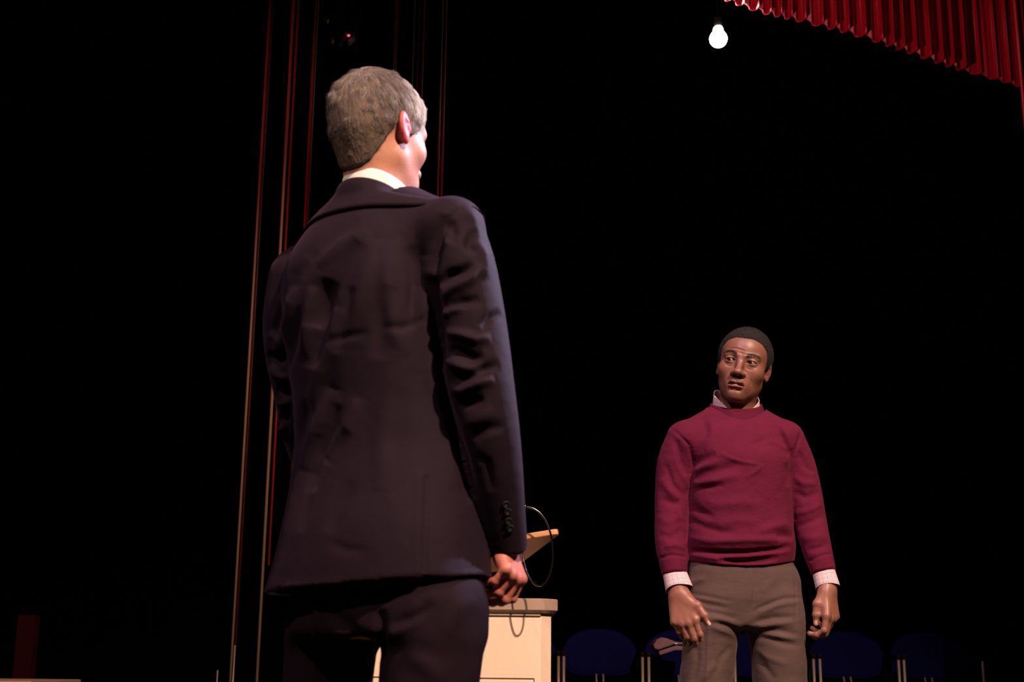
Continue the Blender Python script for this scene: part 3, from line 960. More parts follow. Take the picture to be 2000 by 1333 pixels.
def col_head(v, base, o, R, lipc, browc, dark, st, brow_shift=0.0, scalp=None):
    h = to_local(v, o, R).astype(float); x = np.abs(h[:, 0])
    C = np.tile(base, (len(v), 1))
    def mix(m, c):
        nonlocal C
        m = np.clip(m, 0, 1)[:, None]; C = C * (1 - m) + np.array(c) * m
    q = h.copy(); q[:, 0] = x
    mix(gauss(q, (0.040, 0.075, -0.035), (0.025, 0.03, 0.02)) * 0.25, base * np.array([1.15, 0.95, 0.95]))
    # lips
    zc = -0.0735
    up = (x / 0.0265) ** 2 + ((h[:, 2] - zc - 0.0045) / 0.0078) ** 2
    lo_ = (x / 0.0245) ** 2 + ((h[:, 2] - zc + 0.0075) / 0.0098) ** 2
    front = (h[:, 1] > 0.078)
    mix(np.clip((1.0 - lo_) * 3, 0, 1) * front * (h[:, 2] < zc + 0.001), lipc[1])
    mix(np.clip((1.0 - up) * 3, 0, 1) * front * (h[:, 2] > zc), lipc[0])
    mix(np.clip(1.5 - np.abs(h[:, 2] - zc + 0.0005) / 0.0010, 0, 1) * (h[:, 1] > 0.080) * (x < 0.0245) * 0.9, (0.020, 0.006, 0.006))
    # brows
    zb = 0.0215 + brow_shift * np.sign(h[:, 0]) + 0.0045 * np.clip(1 - ((x - 0.038) / 0.02) ** 2, -1, 1)
    bm = np.clip(1.5 - np.abs(h[:, 2] - zb) / 0.0046, 0, 1) * np.clip((x - 0.012) / 0.005, 0, 1) * np.clip((0.056 - x) / 0.008, 0, 1) * (h[:, 1] > 0.03)
    mix(bm * 0.85, browc)
    # nostrils and lid margins
    nw = st.get('nose', 1)
    mix(gauss(q, (0.0078 * nw, 0.0965, -0.0485), (0.0040 * nw, 0.008, 0.0035)) * 1.3, (0.010, 0.003, 0.003))
    e = np.sqrt(((x - st.get('eye', 0.0325)) / 0.0148) ** 2 + ((h[:, 2] - 0.0018) / (st.get('open', 0.0052) + 0.001)) ** 2)
    mix(np.clip(1.0 - np.abs(e - 1.0) / 0.16, 0, 1) * (h[:, 1] > 0.06) * (h[:, 2] > 0.001) * 0.9, dark)
    if scalp is not None:
        hs = hair_side(h) + (rng.random(len(h)) - 0.5) * 0.003
        mix(np.clip(hs / 0.003 + 0.5, 0, 1) * 0.93 * (np.abs(h[:, 0]) < 0.0795), scalp)
    return C


lo = H2o - np.array([0.13, 0.14, 0.22]); hi = H2o + np.array([0.13, 0.15, 0.14])
hv, hq = sdf_mesh(skin2_head, lo, hi, 0.0015)
FW = [([(1421, 683), (1434, 680), (1450, 685), (1466, 689), (1482, 691)], 1.5, -0.0009), ([(1424, 688), (1440, 688), (1455, 693), (1470, 694), (1482, 696)], 1.5, -0.0013),
      ([(1420, 680), (1440, 677), (1460, 685)], 1.6, 0.0008), ([(1424, 685), (1440, 684), (1455, 689), (1478, 693)], 1.3, 0.0010),
      ([(1432, 735), (1424, 742), (1421, 750)], 2, -0.0010), ([(1459, 737), (1467, 745), (1467, 756)], 2.2, -0.0014), ([(1455, 716), (1462, 722), (1472, 724)], 2, -0.0010),
      ([(1416, 713), (1426, 716), (1434, 715)], 1.8, -0.0008)]
hv = folds(hv, hq, B2, FW)
hc = col_head(hv, SK2, H2o, H2R, ((0.11, 0.038, 0.032), (0.27, 0.090, 0.080)), (0.020, 0.010, 0.008), (0.012, 0.005, 0.004), ST2, brow_shift=0.0015, scalp=(0.012, 0.009, 0.008))
head_part = (hv, hq, hc)


def hand_part(Wp, HR, J, base, nail, palm, box=0.14, h=0.0019, nb_=None, s=1.0):
    f = lambda P: hand_sdf(to_local(P, Wp, HR) / np.float32(s), J) * s
    c = Wp - HR[:, 2] * 0.06
    v, q = sdf_mesh(f, c - np.array([box, box * 0.9, 0.16]), c + np.array([box, box * 0.9, 0.15]), h)
    hl = to_local(v, Wp, HR).astype(float) / s
    C = np.tile(base, (len(v), 1))
    N = vnormals(v, q) @ HR
    pm = np.clip(-N[:, 1] * 1.5 - 0.2, 0, 1)[:, None] * 0.6
    C = C * (1 - pm) + np.array(palm) * pm
    kn = np.zeros(len(v))
    for pts, rs in J[:4]:
        for j in (0, 1, 2): kn = np.maximum(kn, np.exp(-((hl - pts[j] - np.array([0, rs[j], 0])) ** 2).sum(1) / 0.007 ** 2))
    C = C * (1 - 0.35 * kn[:, None])
    nm = nail_mask(hl, J, nb_)[:, None]
    C = C * (1 - nm) + np.array(nail) * nm
    return v, q, C


def body2(p):
    d = SW(p, False) + 0.03
    d = np.maximum(d, p[:, 2] - L2(1440, 812)[2])
    d = smin(d, limb(p, RA, [r * 0.72 for r in RAr]), 0.03)
    d = smin(d, limb(p, LA, [r * 0.72 for r in LAr]), 0.03)
    hip = TR(p, False) + 0.02
    hip = smax(hip, L2(1455, 1225)[2] - p[:, 2], 0.02)
    d = smin(np.maximum(d, L2(1440, 1085)[2] - p[:, 2]), np.maximum(hip, p[:, 2] - L2(1440, 1060)[2]), 0.03)
    d = smin(d, limb(p, legR, [r * 0.75 for r in lr]), 0.02); d = smin(d, limb(p, legL, [r * 0.75 for r in lr]), 0.02)
    d = smin(d, cap(p, H2o + H2R @ np.array([0, -0.03, -0.12]), L2(1440, 850, 0.03), 0.052, 0.06), 0.03)
    return np.maximum(d, 0.05 - p[:, 2])


bv, bq = sdf_mesh(body2, (-0.32, -0.2, 0.04), (0.32, 0.2, 1.66), 0.010)
parts = [head_part, (bv, bq, np.tile(SK2, (len(bv), 1))),
         hand_part(RW, RHR, RJ, SK2 * 1.3, (0.62, 0.36, 0.28), (0.36, 0.17, 0.11)),
         hand_part(LW, LHR, LJ, SK2 * 1.3, (0.62, 0.36, 0.28), (0.36, 0.17, 0.11), nb_=(0.75, 0.2, 0.0))]
V_, Q_, C_ = merge(parts)
obj('body', V_, Q_, M_skin2, man2, cols=C_)
gz = np.array([-0.99, -1.58, 0.16])
for s in (-1, 1):
    eyeball(man2, H2o + H2R @ np.array([0.0325 * s, 0.0705, 0.0018]), gz, 0.0123)


hn_ = vnormals(hv, hq); hb = to_local(hv, H2o, H2R).astype(float); xb = np.abs(hb[:, 0])
zb_ = 0.0215 + 0.0015 * np.sign(hb[:, 0]) + 0.0045 * np.clip(1 - ((xb - 0.038) / 0.02) ** 2, -1, 1)
bmask = (np.abs(hb[:, 2] - zb_) < 0.0046 - 0.05 * np.clip(xb - 0.04, 0, 1)) & (xb > 0.013) & (xb < 0.054) & (hb[:, 1] > 0.03)
br, bi = sample_surface(hv, hq, bmask, 620)
sg = np.sign(to_local(br, H2o, H2R)[:, 0])[:, None]
bd = np.hstack([sg, -0.3 * np.ones_like(sg), 0.25 * np.ones_like(sg)]) @ H2R.T + hn_[bi] * 0.45 + rng.normal(0, 0.18, br.shape)
bd /= np.linalg.norm(bd, axis=1)[:, None]
M_brow = hair_material('black_brow_hair', None, 0.7)
hair_curves('eyebrows', br, bd, np.full(len(br), 0.0045), 3, 0.00009, np.tile([0.010, 0.007, 0.006], (len(br), 1)), M_brow, man2, lambda P, D, t: D)


# tight cropped curls
def hair2_shell(P):
    h = to_local(P, H2o, H2R)
    s = hair_side(h)
    d = head_core(h, ST2) - 0.0012 - 0.0050 * np.clip(s / 0.016, 0, 1)
    return smax(d, -s, 0.004)


M_hair2 = mat('black_curls', (0.020, 0.016, 0.015), 0.75, spec=0.25, bump=[(420, 0.004, ONE)])
v, q = sdf_mesh(hair2_shell, lo, hi, 0.0022)
hn = vnormals(v, q)
v = v + hn * (rng.random((len(v), 1)) - 0.5) * 0.0016
hair_o = obj('hair', v, q, M_hair2, man2)
M_strand2 = hair_material('black_hair_strands', None, 0.6)
hl = to_local(v, H2o, H2R)
mask = (hair_side(hl) > 0.001) & (head_core(hl, ST2) > 0.0012)
roots, vi = sample_surface(v, q, mask, 26000)
nd = hn[vi] + rng.normal(0, 0.55, (len(roots), 3)); nd /= np.linalg.norm(nd, axis=1)[:, None]


def curl_fn(P, D, t):
    ax = rng.normal(0, 0.6, P.shape) + D
    return ax / np.linalg.norm(ax, axis=1)[:, None]


hc2 = np.tile(np.array([0.026, 0.021, 0.020]), (len(roots), 1)) * rng.uniform(0.5, 1.7, (len(roots), 1))
hair_curves('hair_curls', roots - hn[vi] * 0.001, nd, np.full(len(roots), 0.0050), 4, 0.00016, hc2, M_strand2, hair_o, curl_fn)


# ================================================================== man in the navy suit
Y1 = 2.36
YA = math.radians(32)
b1 = W(735, 1150, Y1); B1 = np.array([b1[0], Y1, 0.0])


def L1(u, v, dy=0.0): return W(u, v, Y1 + dy) - B1


man1 = thing('person', 'grey-haired man in dark navy suit standing with his back turned, white shirt collar showing', 'person', tuple(B1))
fw1 = np.array([math.sin(YA), math.cos(YA), 0.0]); rt1 = np.array([math.cos(YA), -math.sin(YA), 0.0])

SK1 = np.array([0.58, 0.27, 0.19])
H1o = L1(742, 271, 0.03)
H1R = head_frame((math.sin(math.radians(38)), math.cos(math.radians(38)), -0.05), 0, 0)
ST1 = dict(nose=0.95, lip=0.8, jaw=1.02, nk=0.002, nr=0.93)

RA1 = [L1(878, 452, -0.09), L1(897, 520, -0.095), L1(914, 600, -0.10), L1(928, 680, -0.10), L1(940, 760, -0.10), L1(955, 840, -0.09), L1(968, 920, -0.07), L1(979, 1000, -0.045), L1(987, 1062, -0.02)]
RA1r = [0.060, 0.064, 0.0625, 0.0605, 0.058, 0.053, 0.0475, 0.042, 0.0385]
LA1 = [L1(590, 548, 0.16), L1(576, 620, 0.17), L1(578, 690, 0.18), L1(590, 760, 0.19), L1(600, 830, 0.21), L1(618, 900, 0.25), L1(640, 960, 0.29)]
LA1r = [0.066, 0.062, 0.060, 0.056, 0.052, 0.047, 0.041]

rows1 = [yawrow(y, l, r, b, dy, YA, L1) for y, l, r, b, dy in
         [(1175, 512, 958, 0.150, 0.00), (1150, 522, 955, 0.150, 0.00), (1100, 539, 951, 0.148, 0.0), (1040, 553, 942, 0.142, 0.0), (960, 568, 932, 0.130, 0.01),
          (880, 577, 915, 0.120, 0.02), (800, 577, 900, 0.117, 0.02), (720, 567, 895, 0.122, 0.02), (640, 556, 893, 0.130, 0.02),
          (560, 552, 893, 0.134, 0.025), (500, 570, 890, 0.128, 0.03), (455, 600, 880, 0.112, 0.035), (420, 635, 860, 0.095, 0.035), (395, 665, 835, 0.078, 0.03), (375, 682, 812, 0.064, 0.03)]]
JK = Stack(rows1, YA, 2.4, 4)
hemp = [L1(517, 1160), L1(740, 1151), L1(953, 1133)]


cN = H1o + H1R @ np.array([0, -0.002, -0.139])
tilt = rot(rt1, -12)
cx_, cy_, cz_ = tilt @ rt1, tilt @ fw1, tilt @ np.array([0, 0, 1.0])


def jacket_outer(p):
    d = JK(p, False)
    d = np.maximum(d, p[:, 2] - L1(745, 368, 0.02)[2])
    sh = np.minimum(cap(p, L1(790, 428, 0.01), RA1[0], 0.052, 0.055), cap(p, L1(705, 428, 0.06), LA1[0] + np.array([0.01, 0, 0.01]), 0.056, 0.060))
    d = smin(d, sh, 0.045)
    ra = limb(p, RA1, RA1r); la = limb(p, LA1, LA1r)
    ra = smin(ra, np.sqrt(((p - (L1(886, 446, -0.09)).astype(np.float32)) ** 2).sum(1)) - 0.056, 0.01)
    t = RA1[-1] - RA1[-2]; t = t / np.linalg.norm(t); t = t + np.array([-0.12, 0, 0.0])
    cut = (p - (RA1[-1] + t * 0.012).astype(np.float32)) @ t.astype(np.float32)
    ra = smax(ra, cut, 0.004)
    inner = cap(p, RA1[-2], RA1[-1] + t * 0.05, 0.034, 0.031)
    ra = smax(ra, -np.maximum(inner, -0.05 - cut), 0.003)
    t2 = LA1[-1] - LA1[-2]; t2 = t2 / np.linalg.norm(t2)
    la = smax(la, (p - LA1[-1].astype(np.float32)) @ t2.astype(np.float32), 0.004)
    return smin(smin(d, ra, 0.010), la, 0.014)


def jacket(p):
    d = jacket_outer(p)
    e = p - cN.astype(np.float32); pl = e @ cz_.astype(np.float32) + 0.010
    rad = np.sqrt(np.maximum((e ** 2).sum(1) - (pl - 0.010) ** 2, 0)) - 0.092
    d = smax(d, np.minimum(pl, -rad), 0.004)
    x0, x1 = hemp[0][0], hemp[2][0]
    t = (p[:, 0] - x0) / (x1 - x0)
    hz = hemp[0][2] + (hemp[2][2] - hemp[0][2]) * t
    # the far side of the hem stays level with the near side
    tors = JK(p, False)
    cut = np.where(tors < 0.02, hz - p[:, 2], -1)
    d = smax(d, cut, 0.004)
    inner = np.maximum(tors + 0.011, p[:, 2] - (hz + 0.22))
    return smax(d, -inner, 0.003)


v, q = sdf_mesh(jacket, (-0.36, -0.30, 0.74), (0.34, 0.50, 1.70), 0.0044)
S1 = [
    # right armhole seam and hollow
    ([(905, 400), (880, 425), (862, 470), (852, 520), (850, 560), (852, 620)], 4.0, -0.006), ([(868, 420), (850, 470), (842, 530)], 14, -0.006),
    ([(842, 540), (850, 600), (858, 660), (864, 720)], 9, -0.014), ([(910, 405), (925, 430), (935, 470)], 10, 0.004),
    # upper sleeve puckers
    ([(882, 430), (886, 455), (878, 475)], 9, -0.005), ([(872, 445), (866, 465), (872, 480)], 6, 0.003),
    ([(858, 558), (880, 535), (905, 528), (925, 518)], 8, -0.011), ([(862, 585), (885, 565), (915, 548), (940, 520)], 10, 0.008),
    ([(872, 610), (905, 590), (940, 585)], 9, -0.007), ([(862, 620), (882, 606), (908, 600)], 7, 0.007),
    ([(868, 650), (900, 655), (930, 665), (958, 660)], 9, 0.008), ([(880, 680), (905, 690), (925, 700), (945, 695)], 9, -0.010),
    ([(866, 705), (890, 712), (915, 725), (945, 728)], 10, 0.009), ([(880, 740), (910, 735), (945, 722), (975, 712)], 9, -0.010),
    ([(878, 760), (905, 765), (930, 750), (965, 742)], 9, 0.008), ([(890, 790), (920, 788), (945, 778)], 10, -0.007), ([(900, 830), (930, 822), (965, 800)], 14, 0.004),
    ([(925, 860), (950, 840), (985, 830)], 10, -0.005), ([(930, 890), (952, 905), (960, 960)], 8, -0.004), ([(940, 640), (960, 620), (978, 610)], 8, -0.006),
    ([(930, 470), (945, 500), (950, 545)], 9, 0.006), ([(925, 450), (915, 480), (930, 495)], 8, -0.006),
    # back: long drag lines from the left shoulder
    ([(700, 470), (670, 520), (645, 570), (625, 640), (612, 720)], 20, -0.009), ([(735, 470), (715, 540), (695, 600), (670, 680), (655, 760)], 18, 0.008),
    ([(640, 545), (628, 580), (612, 640)], 15, -0.010), ([(660, 600), (650, 660), (630, 720), (605, 800)], 14, 0.007),
    ([(572, 560), (558, 620), (548, 680)], 9, 0.006), ([(560, 590), (540, 640), (535, 680)], 8, -0.006), ([(590, 600), (575, 650), (560, 720)], 9, -0.007),
    ([(760, 560), (745, 620), (735, 700)], 16, -0.005), ([(800, 480), (810, 560), (805, 640)], 14, -0.006), ([(830, 500), (830, 580), (815, 640)], 12, 0.005),
    ([(745, 640), (790, 640), (830, 622)], 8, -0.003), ([(635, 670), (680, 658), (720, 650)], 8, -0.003), ([(620, 490), (580, 540), (560, 590)], 14, -0.004),
    ([(700, 430), (650, 460), (600, 505)], 14, -0.004), ([(720, 450), (670, 475), (620, 520)], 12, 0.004),
    ([(650, 760), (635, 800), (615, 850), (600, 920)], 14, 0.007), ([(600, 780), (590, 830), (580, 880)], 9, -0.007), ([(660, 790), (650, 830), (628, 880), (605, 960)], 12, -0.007),
    ([(700, 780), (680, 840), (640, 900)], 14, 0.006), ([(625, 850), (612, 900), (600, 960), (585, 1040)], 11, -0.005), ([(680, 840), (660, 870), (635, 905)], 12, -0.005),
    ([(690, 940), (665, 985), (640, 1040)], 14, -0.003), ([(640, 1060), (680, 1075), (720, 1078)], 10, -0.002),
    ([(760, 470), (755, 560), (765, 640), (790, 700)], 16, 0.005), ([(610, 560), (600, 620), (592, 700)], 10, 0.008), ([(690, 560), (680, 620), (660, 690)], 12, -0.006), ([(830, 560), (835, 640), (845, 740), (870, 850), (900, 950)], 16, 0.006),
    ([(860, 760), (880, 830), (905, 900), (925, 980)], 12, -0.007), ([(780, 690), (760, 760), (745, 860), (745, 960)], 20, 0.004),
    # centre seam, vent
    ([(834, 935), (831, 1020), (829, 1138)], 5, -0.0022, 0), ([(820, 930), (817, 1020), (815, 1136)], 9, 0.0014, 0),
    ([(560, 1145), (700, 1138), (850, 1130), (945, 1118)], 4, 0.0018, 0),
    # left sleeve bends
    ([(525, 650), (538, 665), (545, 690)], 8, 0.007), ([(522, 690), (540, 705), (558, 700)], 8, -0.010), ([(528, 715), (545, 735), (565, 745)], 7, 0.009),
    ([(540, 760), (556, 765), (568, 775)], 8, -0.008), ([(542, 790), (555, 788), (566, 792)], 7, 0.008), ([(545, 835), (560, 840)], 7, 0.006), ([(545, 815), (565, 820)], 6, -0.006),
]
v = folds(v, q, B1, [(s[0], s[1], s[2] * 1.35) + tuple(s[3:]) for s in S1])
jk = obj('jacket', v, q, M_suit, man1)
# sleeve buttons
def rayhit(u, w, V, Q, base):
    Wd = V + base; uu, vv, z = PX(Wd)
    m = np.hypot(uu - u, vv - w) < 5
    if not m.any(): return None, None
    i = np.where(m)[0]; j = i[np.argmin(z[i])]
    return V[j], vnormals_cache[j]


vnormals_cache = vnormals(v, q)
for (bu, bv_) in ((992, 986), (995, 1003), (997, 1020), (999, 1036)):
    p, n = rayhit(bu, bv_, v, q, B1)
    if p is None: continue
    R = Vector(n).to_track_quat('Z', 'Y').to_matrix()
    MB().lathe([(0.0, -0.001), (0.0062, -0.001), (0.0068, 0.001), (0.0066, 0.0026), (0.0050, 0.0030), (0.0042, 0.0022), (0.0, 0.0022)], tuple(p), 20, R).build('button', M_button, jk, True)

# collars
V_, F_, U_ = band(cN + np.array([0, 0, 0.0]), cx_, cy_, cz_, (0.0600, 0.064), (0.0620, 0.068), lambda a: -0.022, lambda a: 0.030 + 0.010 * max(0, -math.sin(a)), 0.005)
obj('shirt_collar', V_, F_, M_white, man1)
V_, F_, U_ = band(cN + np.array([0, 0, -0.006]), cx_, cy_, cz_, (0.0850, 0.088), (0.0700, 0.076), lambda a: -0.050, lambda a: 0.006 + 0.014 * max(0, -math.sin(a)), 0.006)
V_ = np.array(V_); hh_ = (V_ - cN) @ cz_; wt = np.clip((-0.004 - hh_) / 0.030, 0, 1)
rad_ = (V_ - cN) - np.outer(hh_, cz_); rl_ = np.linalg.norm(rad_, axis=1); th_ = np.where(np.arange(len(V_)) % 17 <= 6, 0.005, 0.0)
for _ in range(6):
    dj = jacket_outer(V_.astype(np.float32))
    V_ = V_ - rad_ / rl_[:, None] * ((dj - th_) * wt * 0.8)[:, None]
obj('jacket_collar', V_.tolist(), F_, M_suit, man1)

# trousers
rows = [yawrow(y, l, r, b, dy, YA, L1) for y, l, r, b, dy in
        [(1330, 566, 934, 0.120, 0), (1250, 566, 938, 0.125, 0), (1180, 575, 940, 0.125, 0), (1120, 590, 925, 0.118, 0), (1050, 600, 905, 0.108, 0.01), (960, 610, 885, 0.10, 0.01)]]
T1S = Stack(rows, YA, 2.4, 4)
lL = [L1(660, 1190, 0.09), L1(648, 1260, 0.09), L1(640, 1333, 0.09), np.array([-0.10, 0.09, 0.50]), np.array([-0.11, 0.10, 0.28]), np.array([-0.12, 0.10, 0.06])]
lLr = [0.086, 0.083, 0.080, 0.074, 0.070, 0.072]
lR = [L1(846, 1190, -0.07), L1(845, 1260, -0.07), L1(838, 1333, -0.07), np.array([0.085, -0.06, 0.50]), np.array([0.09, -0.06, 0.28]), np.array([0.10, -0.06, 0.06])]
lRr = [0.088, 0.086, 0.084, 0.074, 0.070, 0.072]


def trousers1(p):
    hip = T1S(p, False)
    hip = smax(hip, L1(742, 1250)[2] - p[:, 2], 0.02)
    hip = np.maximum(hip, p[:, 2] - L1(745, 1000)[2])
    legs = smin(limb(p, lL, lLr), limb(p, lR, lRr), 0.006)
    d = smin(hip, legs, 0.03)
    return np.maximum(d, 0.045 - p[:, 2])


v, q = sdf_mesh(trousers1, (-0.32, -0.28, 0.02), (0.32, 0.32, 1.1), 0.005)
T1 = [([(618, 1185), (616, 1260), (612, 1345)], 4, 0.005, 0), ([(820, 1175), (805, 1215), (748, 1250)], 12, 0.006), ([(745, 1190), (744, 1240), (741, 1290)], 10, -0.012),
      ([(760, 1225), (800, 1212), (850, 1180)], 10, -0.007), ([(640, 1190), (680, 1225), (725, 1265)], 12, -0.007), ([(870, 1240), (900, 1190), (930, 1170)], 18, 0.004),
      ([(640, 1215), (670, 1260), (690, 1333)], 14, 0.004), ([(790, 1270), (830, 1300), (870, 1333)], 18, 0.004)]
v = folds(v, q, B1, T1)
obj('trousers', v, q, M_suit2, man1)
shoes([(-0.12, 0.10), (0.10, -0.06)], [tuple(fw1[:2] + np.array([-0.2, 0.1])), tuple(fw1[:2] + np.array([0.2, -0.1]))], man1)

# body
lo = H1o - np.array([0.13, 0.13, 0.24]); hi = H1o + np.array([0.13, 0.14, 0.14])


def hairline1(az):
    a = np.array([0, 18, 36, 50, 60, 70, 80, 88, 94, 102, 112, 124, 140, 155, 180.])
    z = np.array([0.074, 0.078, 0.070, 0.045, 0.010, -0.010, -0.012, 0.014, 0.026, 0.016, -0.020, -0.048, -0.078, -0.088, -0.092])
    return np.interp(az, a, z)


hv, hq = sdf_mesh(lambda P: head_sdf(to_local(P, H1o, H1R), ST1), lo, hi, 0.0019)
hc = col_head(hv, SK1, H1o, H1R, ((0.45, 0.16, 0.13), (0.50, 0.18, 0.15)), (0.16, 0.11, 0.08), (0.15, 0.06, 0.05), ST1)
hh = to_local(hv, H1o, H1R).astype(float)
em = np.zeros(len(hv))
for s in (-1, 1):
    em = np.maximum(em, np.clip(1 - ear(hh.astype(np.float32), s) / 0.0015, 0, 1) * (np.abs(hh[:, 0]) > 0.068))
hc = hc * (1 - em[:, None]) + np.array([0.50, 0.09, 0.08]) * em[:, None]
hs = np.clip(hair_side(hh, hairline1) / 0.006 + 0.4, 0, 1) * (np.abs(hh[:, 0]) < 0.0785) * 0.8 * (em < 0.5)
hc = hc * (1 - hs[:, None]) + np.array([0.20, 0.14, 0.11]) * hs[:, None]
RW1 = L1(980, 1052, -0.010)
HR1 = frame_from(fw1 + np.array([-0.12, 0.0, 0]), rt1, RW1 - L1(1001, 1118, -0.030))
J1 = hand_joints([(48, 50, 22), (54, 50, 22), (62, 46, 22), (70, 42, 20)], [0, 2, 4, 6],
                 [(0.016, -0.008, -0.020), (0.034, -0.024, -0.042), (0.038, -0.042, -0.062), (0.036, -0.060, -0.074)])


def body1(p):
    d = JK(p, False) + 0.035
    d = np.maximum(d, p[:, 2] - L1(745, 385)[2])
    d = np.maximum(d, L1(745, 1080)[2] - p[:, 2])
    d = smin(d, limb(p, RA1, [r * 0.68 for r in RA1r]), 0.03)
    d = smin(d, limb(p, LA1 + [LA1[-1] + np.array([0.02, 0.03, -0.06])], [r * 0.68 for r in LA1r] + [0.026]), 0.03)
    hip = T1S(p, False) + 0.02
    hip = smax(hip, L1(742, 1250)[2] - p[:, 2], 0.02)
    d = smin(d, np.maximum(hip, p[:, 2] - L1(745, 1030)[2]), 0.03)
    d = smin(d, limb(p, lL, [r * 0.75 for r in lLr]), 0.02); d = smin(d, limb(p, lR, [r * 0.75 for r in lRr]), 0.02)
    d = smin(d, cap(p, H1o + H1R @ np.array([0, 0.0, -0.13]), L1(752, 440, 0.07), 0.049, 0.05), 0.03)
    return np.maximum(d, 0.05 - p[:, 2])


bv, bq = sdf_mesh(body1, (-0.34, -0.26, 0.04), (0.34, 0.50, 1.75), 0.011)
LW1 = LA1[-1] + np.array([0.012, 0.02, -0.05])
HL1 = frame_from(fw1, -rt1, LW1 - (LW1 + np.array([0.03, 0.05, -0.1])))
parts = [(hv, hq, hc), (bv, bq, np.tile(SK1, (len(bv), 1))),
         hand_part(RW1, HR1, J1, np.array([0.52, 0.17, 0.13]), (0.62, 0.32, 0.26), (0.62, 0.22, 0.17), h=0.0019, s=0.86),
         hand_part(LW1, HL1, J1, np.array([0.52, 0.17, 0.13]), (0.62, 0.32, 0.26), (0.62, 0.22, 0.17), h=0.003)]
V_, Q_, C_ = merge(parts)
obj('body', V_, Q_, M_skin1, man1, cols=C_)
for s in (-1, 1):
    eyeball(man1, H1o + H1R @ np.array([0.0325 * s, 0.0705, 0.0018]), H1R[:, 1], 0.0123)
cuff(RA1[-1] * 2 - RA1[-2], RA1[-1], 0.0300, 'shirt_cuff', M_white, man1, 0.014, 0.02)


# short combed grey hair
def hair1_shell(P):
    h = to_local(P, H1o, H1R)
    d = head_core(h, ST1) - 0.004
    return smax(d, -(hair_side(h, hairline1) - 0.004), 0.004)


M_hair1 = mat('grey_brown_hair', (0.13, 0.095, 0.075), 0.7, spec=0.2, noise=(45, 0.3, (1, 1, 0.3)), bump=[(160, 0.004, (1, 1, 0.25))])
v, q = sdf_mesh(hair1_shell, lo, hi, 0.0026)
hair1 = obj('hair', v, q, M_hair1, man1)
hn = vnormals(v, q); hl = to_local(v, H1o, H1R)
mask = (hair_side(hl, hairline1) > 0.003) & (head_core(hl, ST1) > 0.002)
roots, vi = sample_surface(v, q, mask, 42000)
rl = to_local(roots, H1o, H1R).astype(float)
crown = np.array([0.012, -0.070, 0.095])
dl = rl - crown; dl[:, 2] -= 0.35 * np.linalg.norm(dl, axis=1)
dl += np.cross(dl, np.array([0, -0.4, 0.6])) * 0.5
dl /= np.linalg.norm(dl, axis=1)[:, None]
nl = hn[vi] @ H1R
dl = dl - nl * (dl * nl).sum(1)[:, None]; dl /= np.linalg.norm(dl, axis=1)[:, None] + 1e-9
# locks: strands of a clump share a deviation
cl = rng.integers(0, 700, len(roots))
seedp = rl[rng.integers(0, len(rl), 700)]
near = np.empty(len(rl), int)
for s0 in range(0, len(rl), 4000):
    near[s0:s0 + 4000] = np.argmin(((rl[s0:s0 + 4000, None] - seedp[None]) ** 2).sum(-1), 1)
dev = rng.normal(0, 0.28, (700, 3))
lift = rng.uniform(0.10, 0.42, 700)
dd = dl + dev[near] + rng.normal(0, 0.10, dl.shape) + nl * lift[near][:, None]
dd /= np.linalg.norm(dd, axis=1)[:, None]
Ddir = dd @ H1R.T
ln = np.interp(rl[:, 2], [-0.10, -0.03, 0.05, 0.11], [0.006, 0.013, 0.020, 0.024]) * rng.uniform(0.75, 1.15, len(rl))
az = np.degrees(np.arctan2(np.abs(rl[:, 0]), rl[:, 1] + 0.012))
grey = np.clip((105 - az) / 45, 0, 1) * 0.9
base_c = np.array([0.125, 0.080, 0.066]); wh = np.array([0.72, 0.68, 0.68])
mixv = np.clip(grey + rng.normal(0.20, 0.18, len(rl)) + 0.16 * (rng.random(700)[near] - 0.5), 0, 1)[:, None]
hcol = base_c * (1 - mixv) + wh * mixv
hcol *= np.interp(rl[:, 2], [-0.09, 0.0], [0.75, 1.0])[:, None]  # darker towards the nape: partly hair tone, partly shade put into the colour
hcol *= rng.uniform(0.6, 1.25, (len(rl), 1))
ctr = H1o + H1R @ np.array([0, -0.014, 0.03])


def comb_fn(P, D, t):
    e = P - ctr; e /= np.linalg.norm(e, axis=1)[:, None]
    d = D - e * ((D * e).sum(1) * t * 1.3)[:, None]
    return d / np.linalg.norm(d, axis=1)[:, None]


M_strand1 = hair_material('grey_hair_strands', None, 0.5)
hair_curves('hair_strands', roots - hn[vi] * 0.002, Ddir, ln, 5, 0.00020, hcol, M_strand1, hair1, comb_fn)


# ================================================================== the stage itself
def structure(o): o['kind'] = 'structure'; return o


structure(MB().box((0.8, 6.6, -0.05), (15.0, 11.2, 0.10), 0).build('floor', M_floor))
structure(MB().box((0.8, 11.6, 4.5), (15.0, 0.1, 9.2), 0).build('wall_back', M_void))
structure(MB().box((-6.3, 8.0, 4.5), (0.1, 7.2, 9.2), 0).build('wall_left', M_void))
structure(MB().box((8.3, 8.0, 4.5), (0.1, 7.2, 9.2), 0).build('wall_right', M_void))

# thin upright edge trims of the side wings
n_trim = 0


def trim(px, py, Y, wpx, m, z0=0.0, z1=7.5, ybot=None):
    global n_trim
    n_trim += 1
    p = W(px, py, Y); w = wpx / F_PX * Y
    if ybot is not None: z0 = W(px, ybot, Y)[2]
    o = MB().tube([(p[0], Y, z0), (p[0], Y, (z0 + z1) / 2), (p[0], Y, z1)], w / 2, 14).build('trim_%d' % n_trim, m, None, True)
    return structure(o)


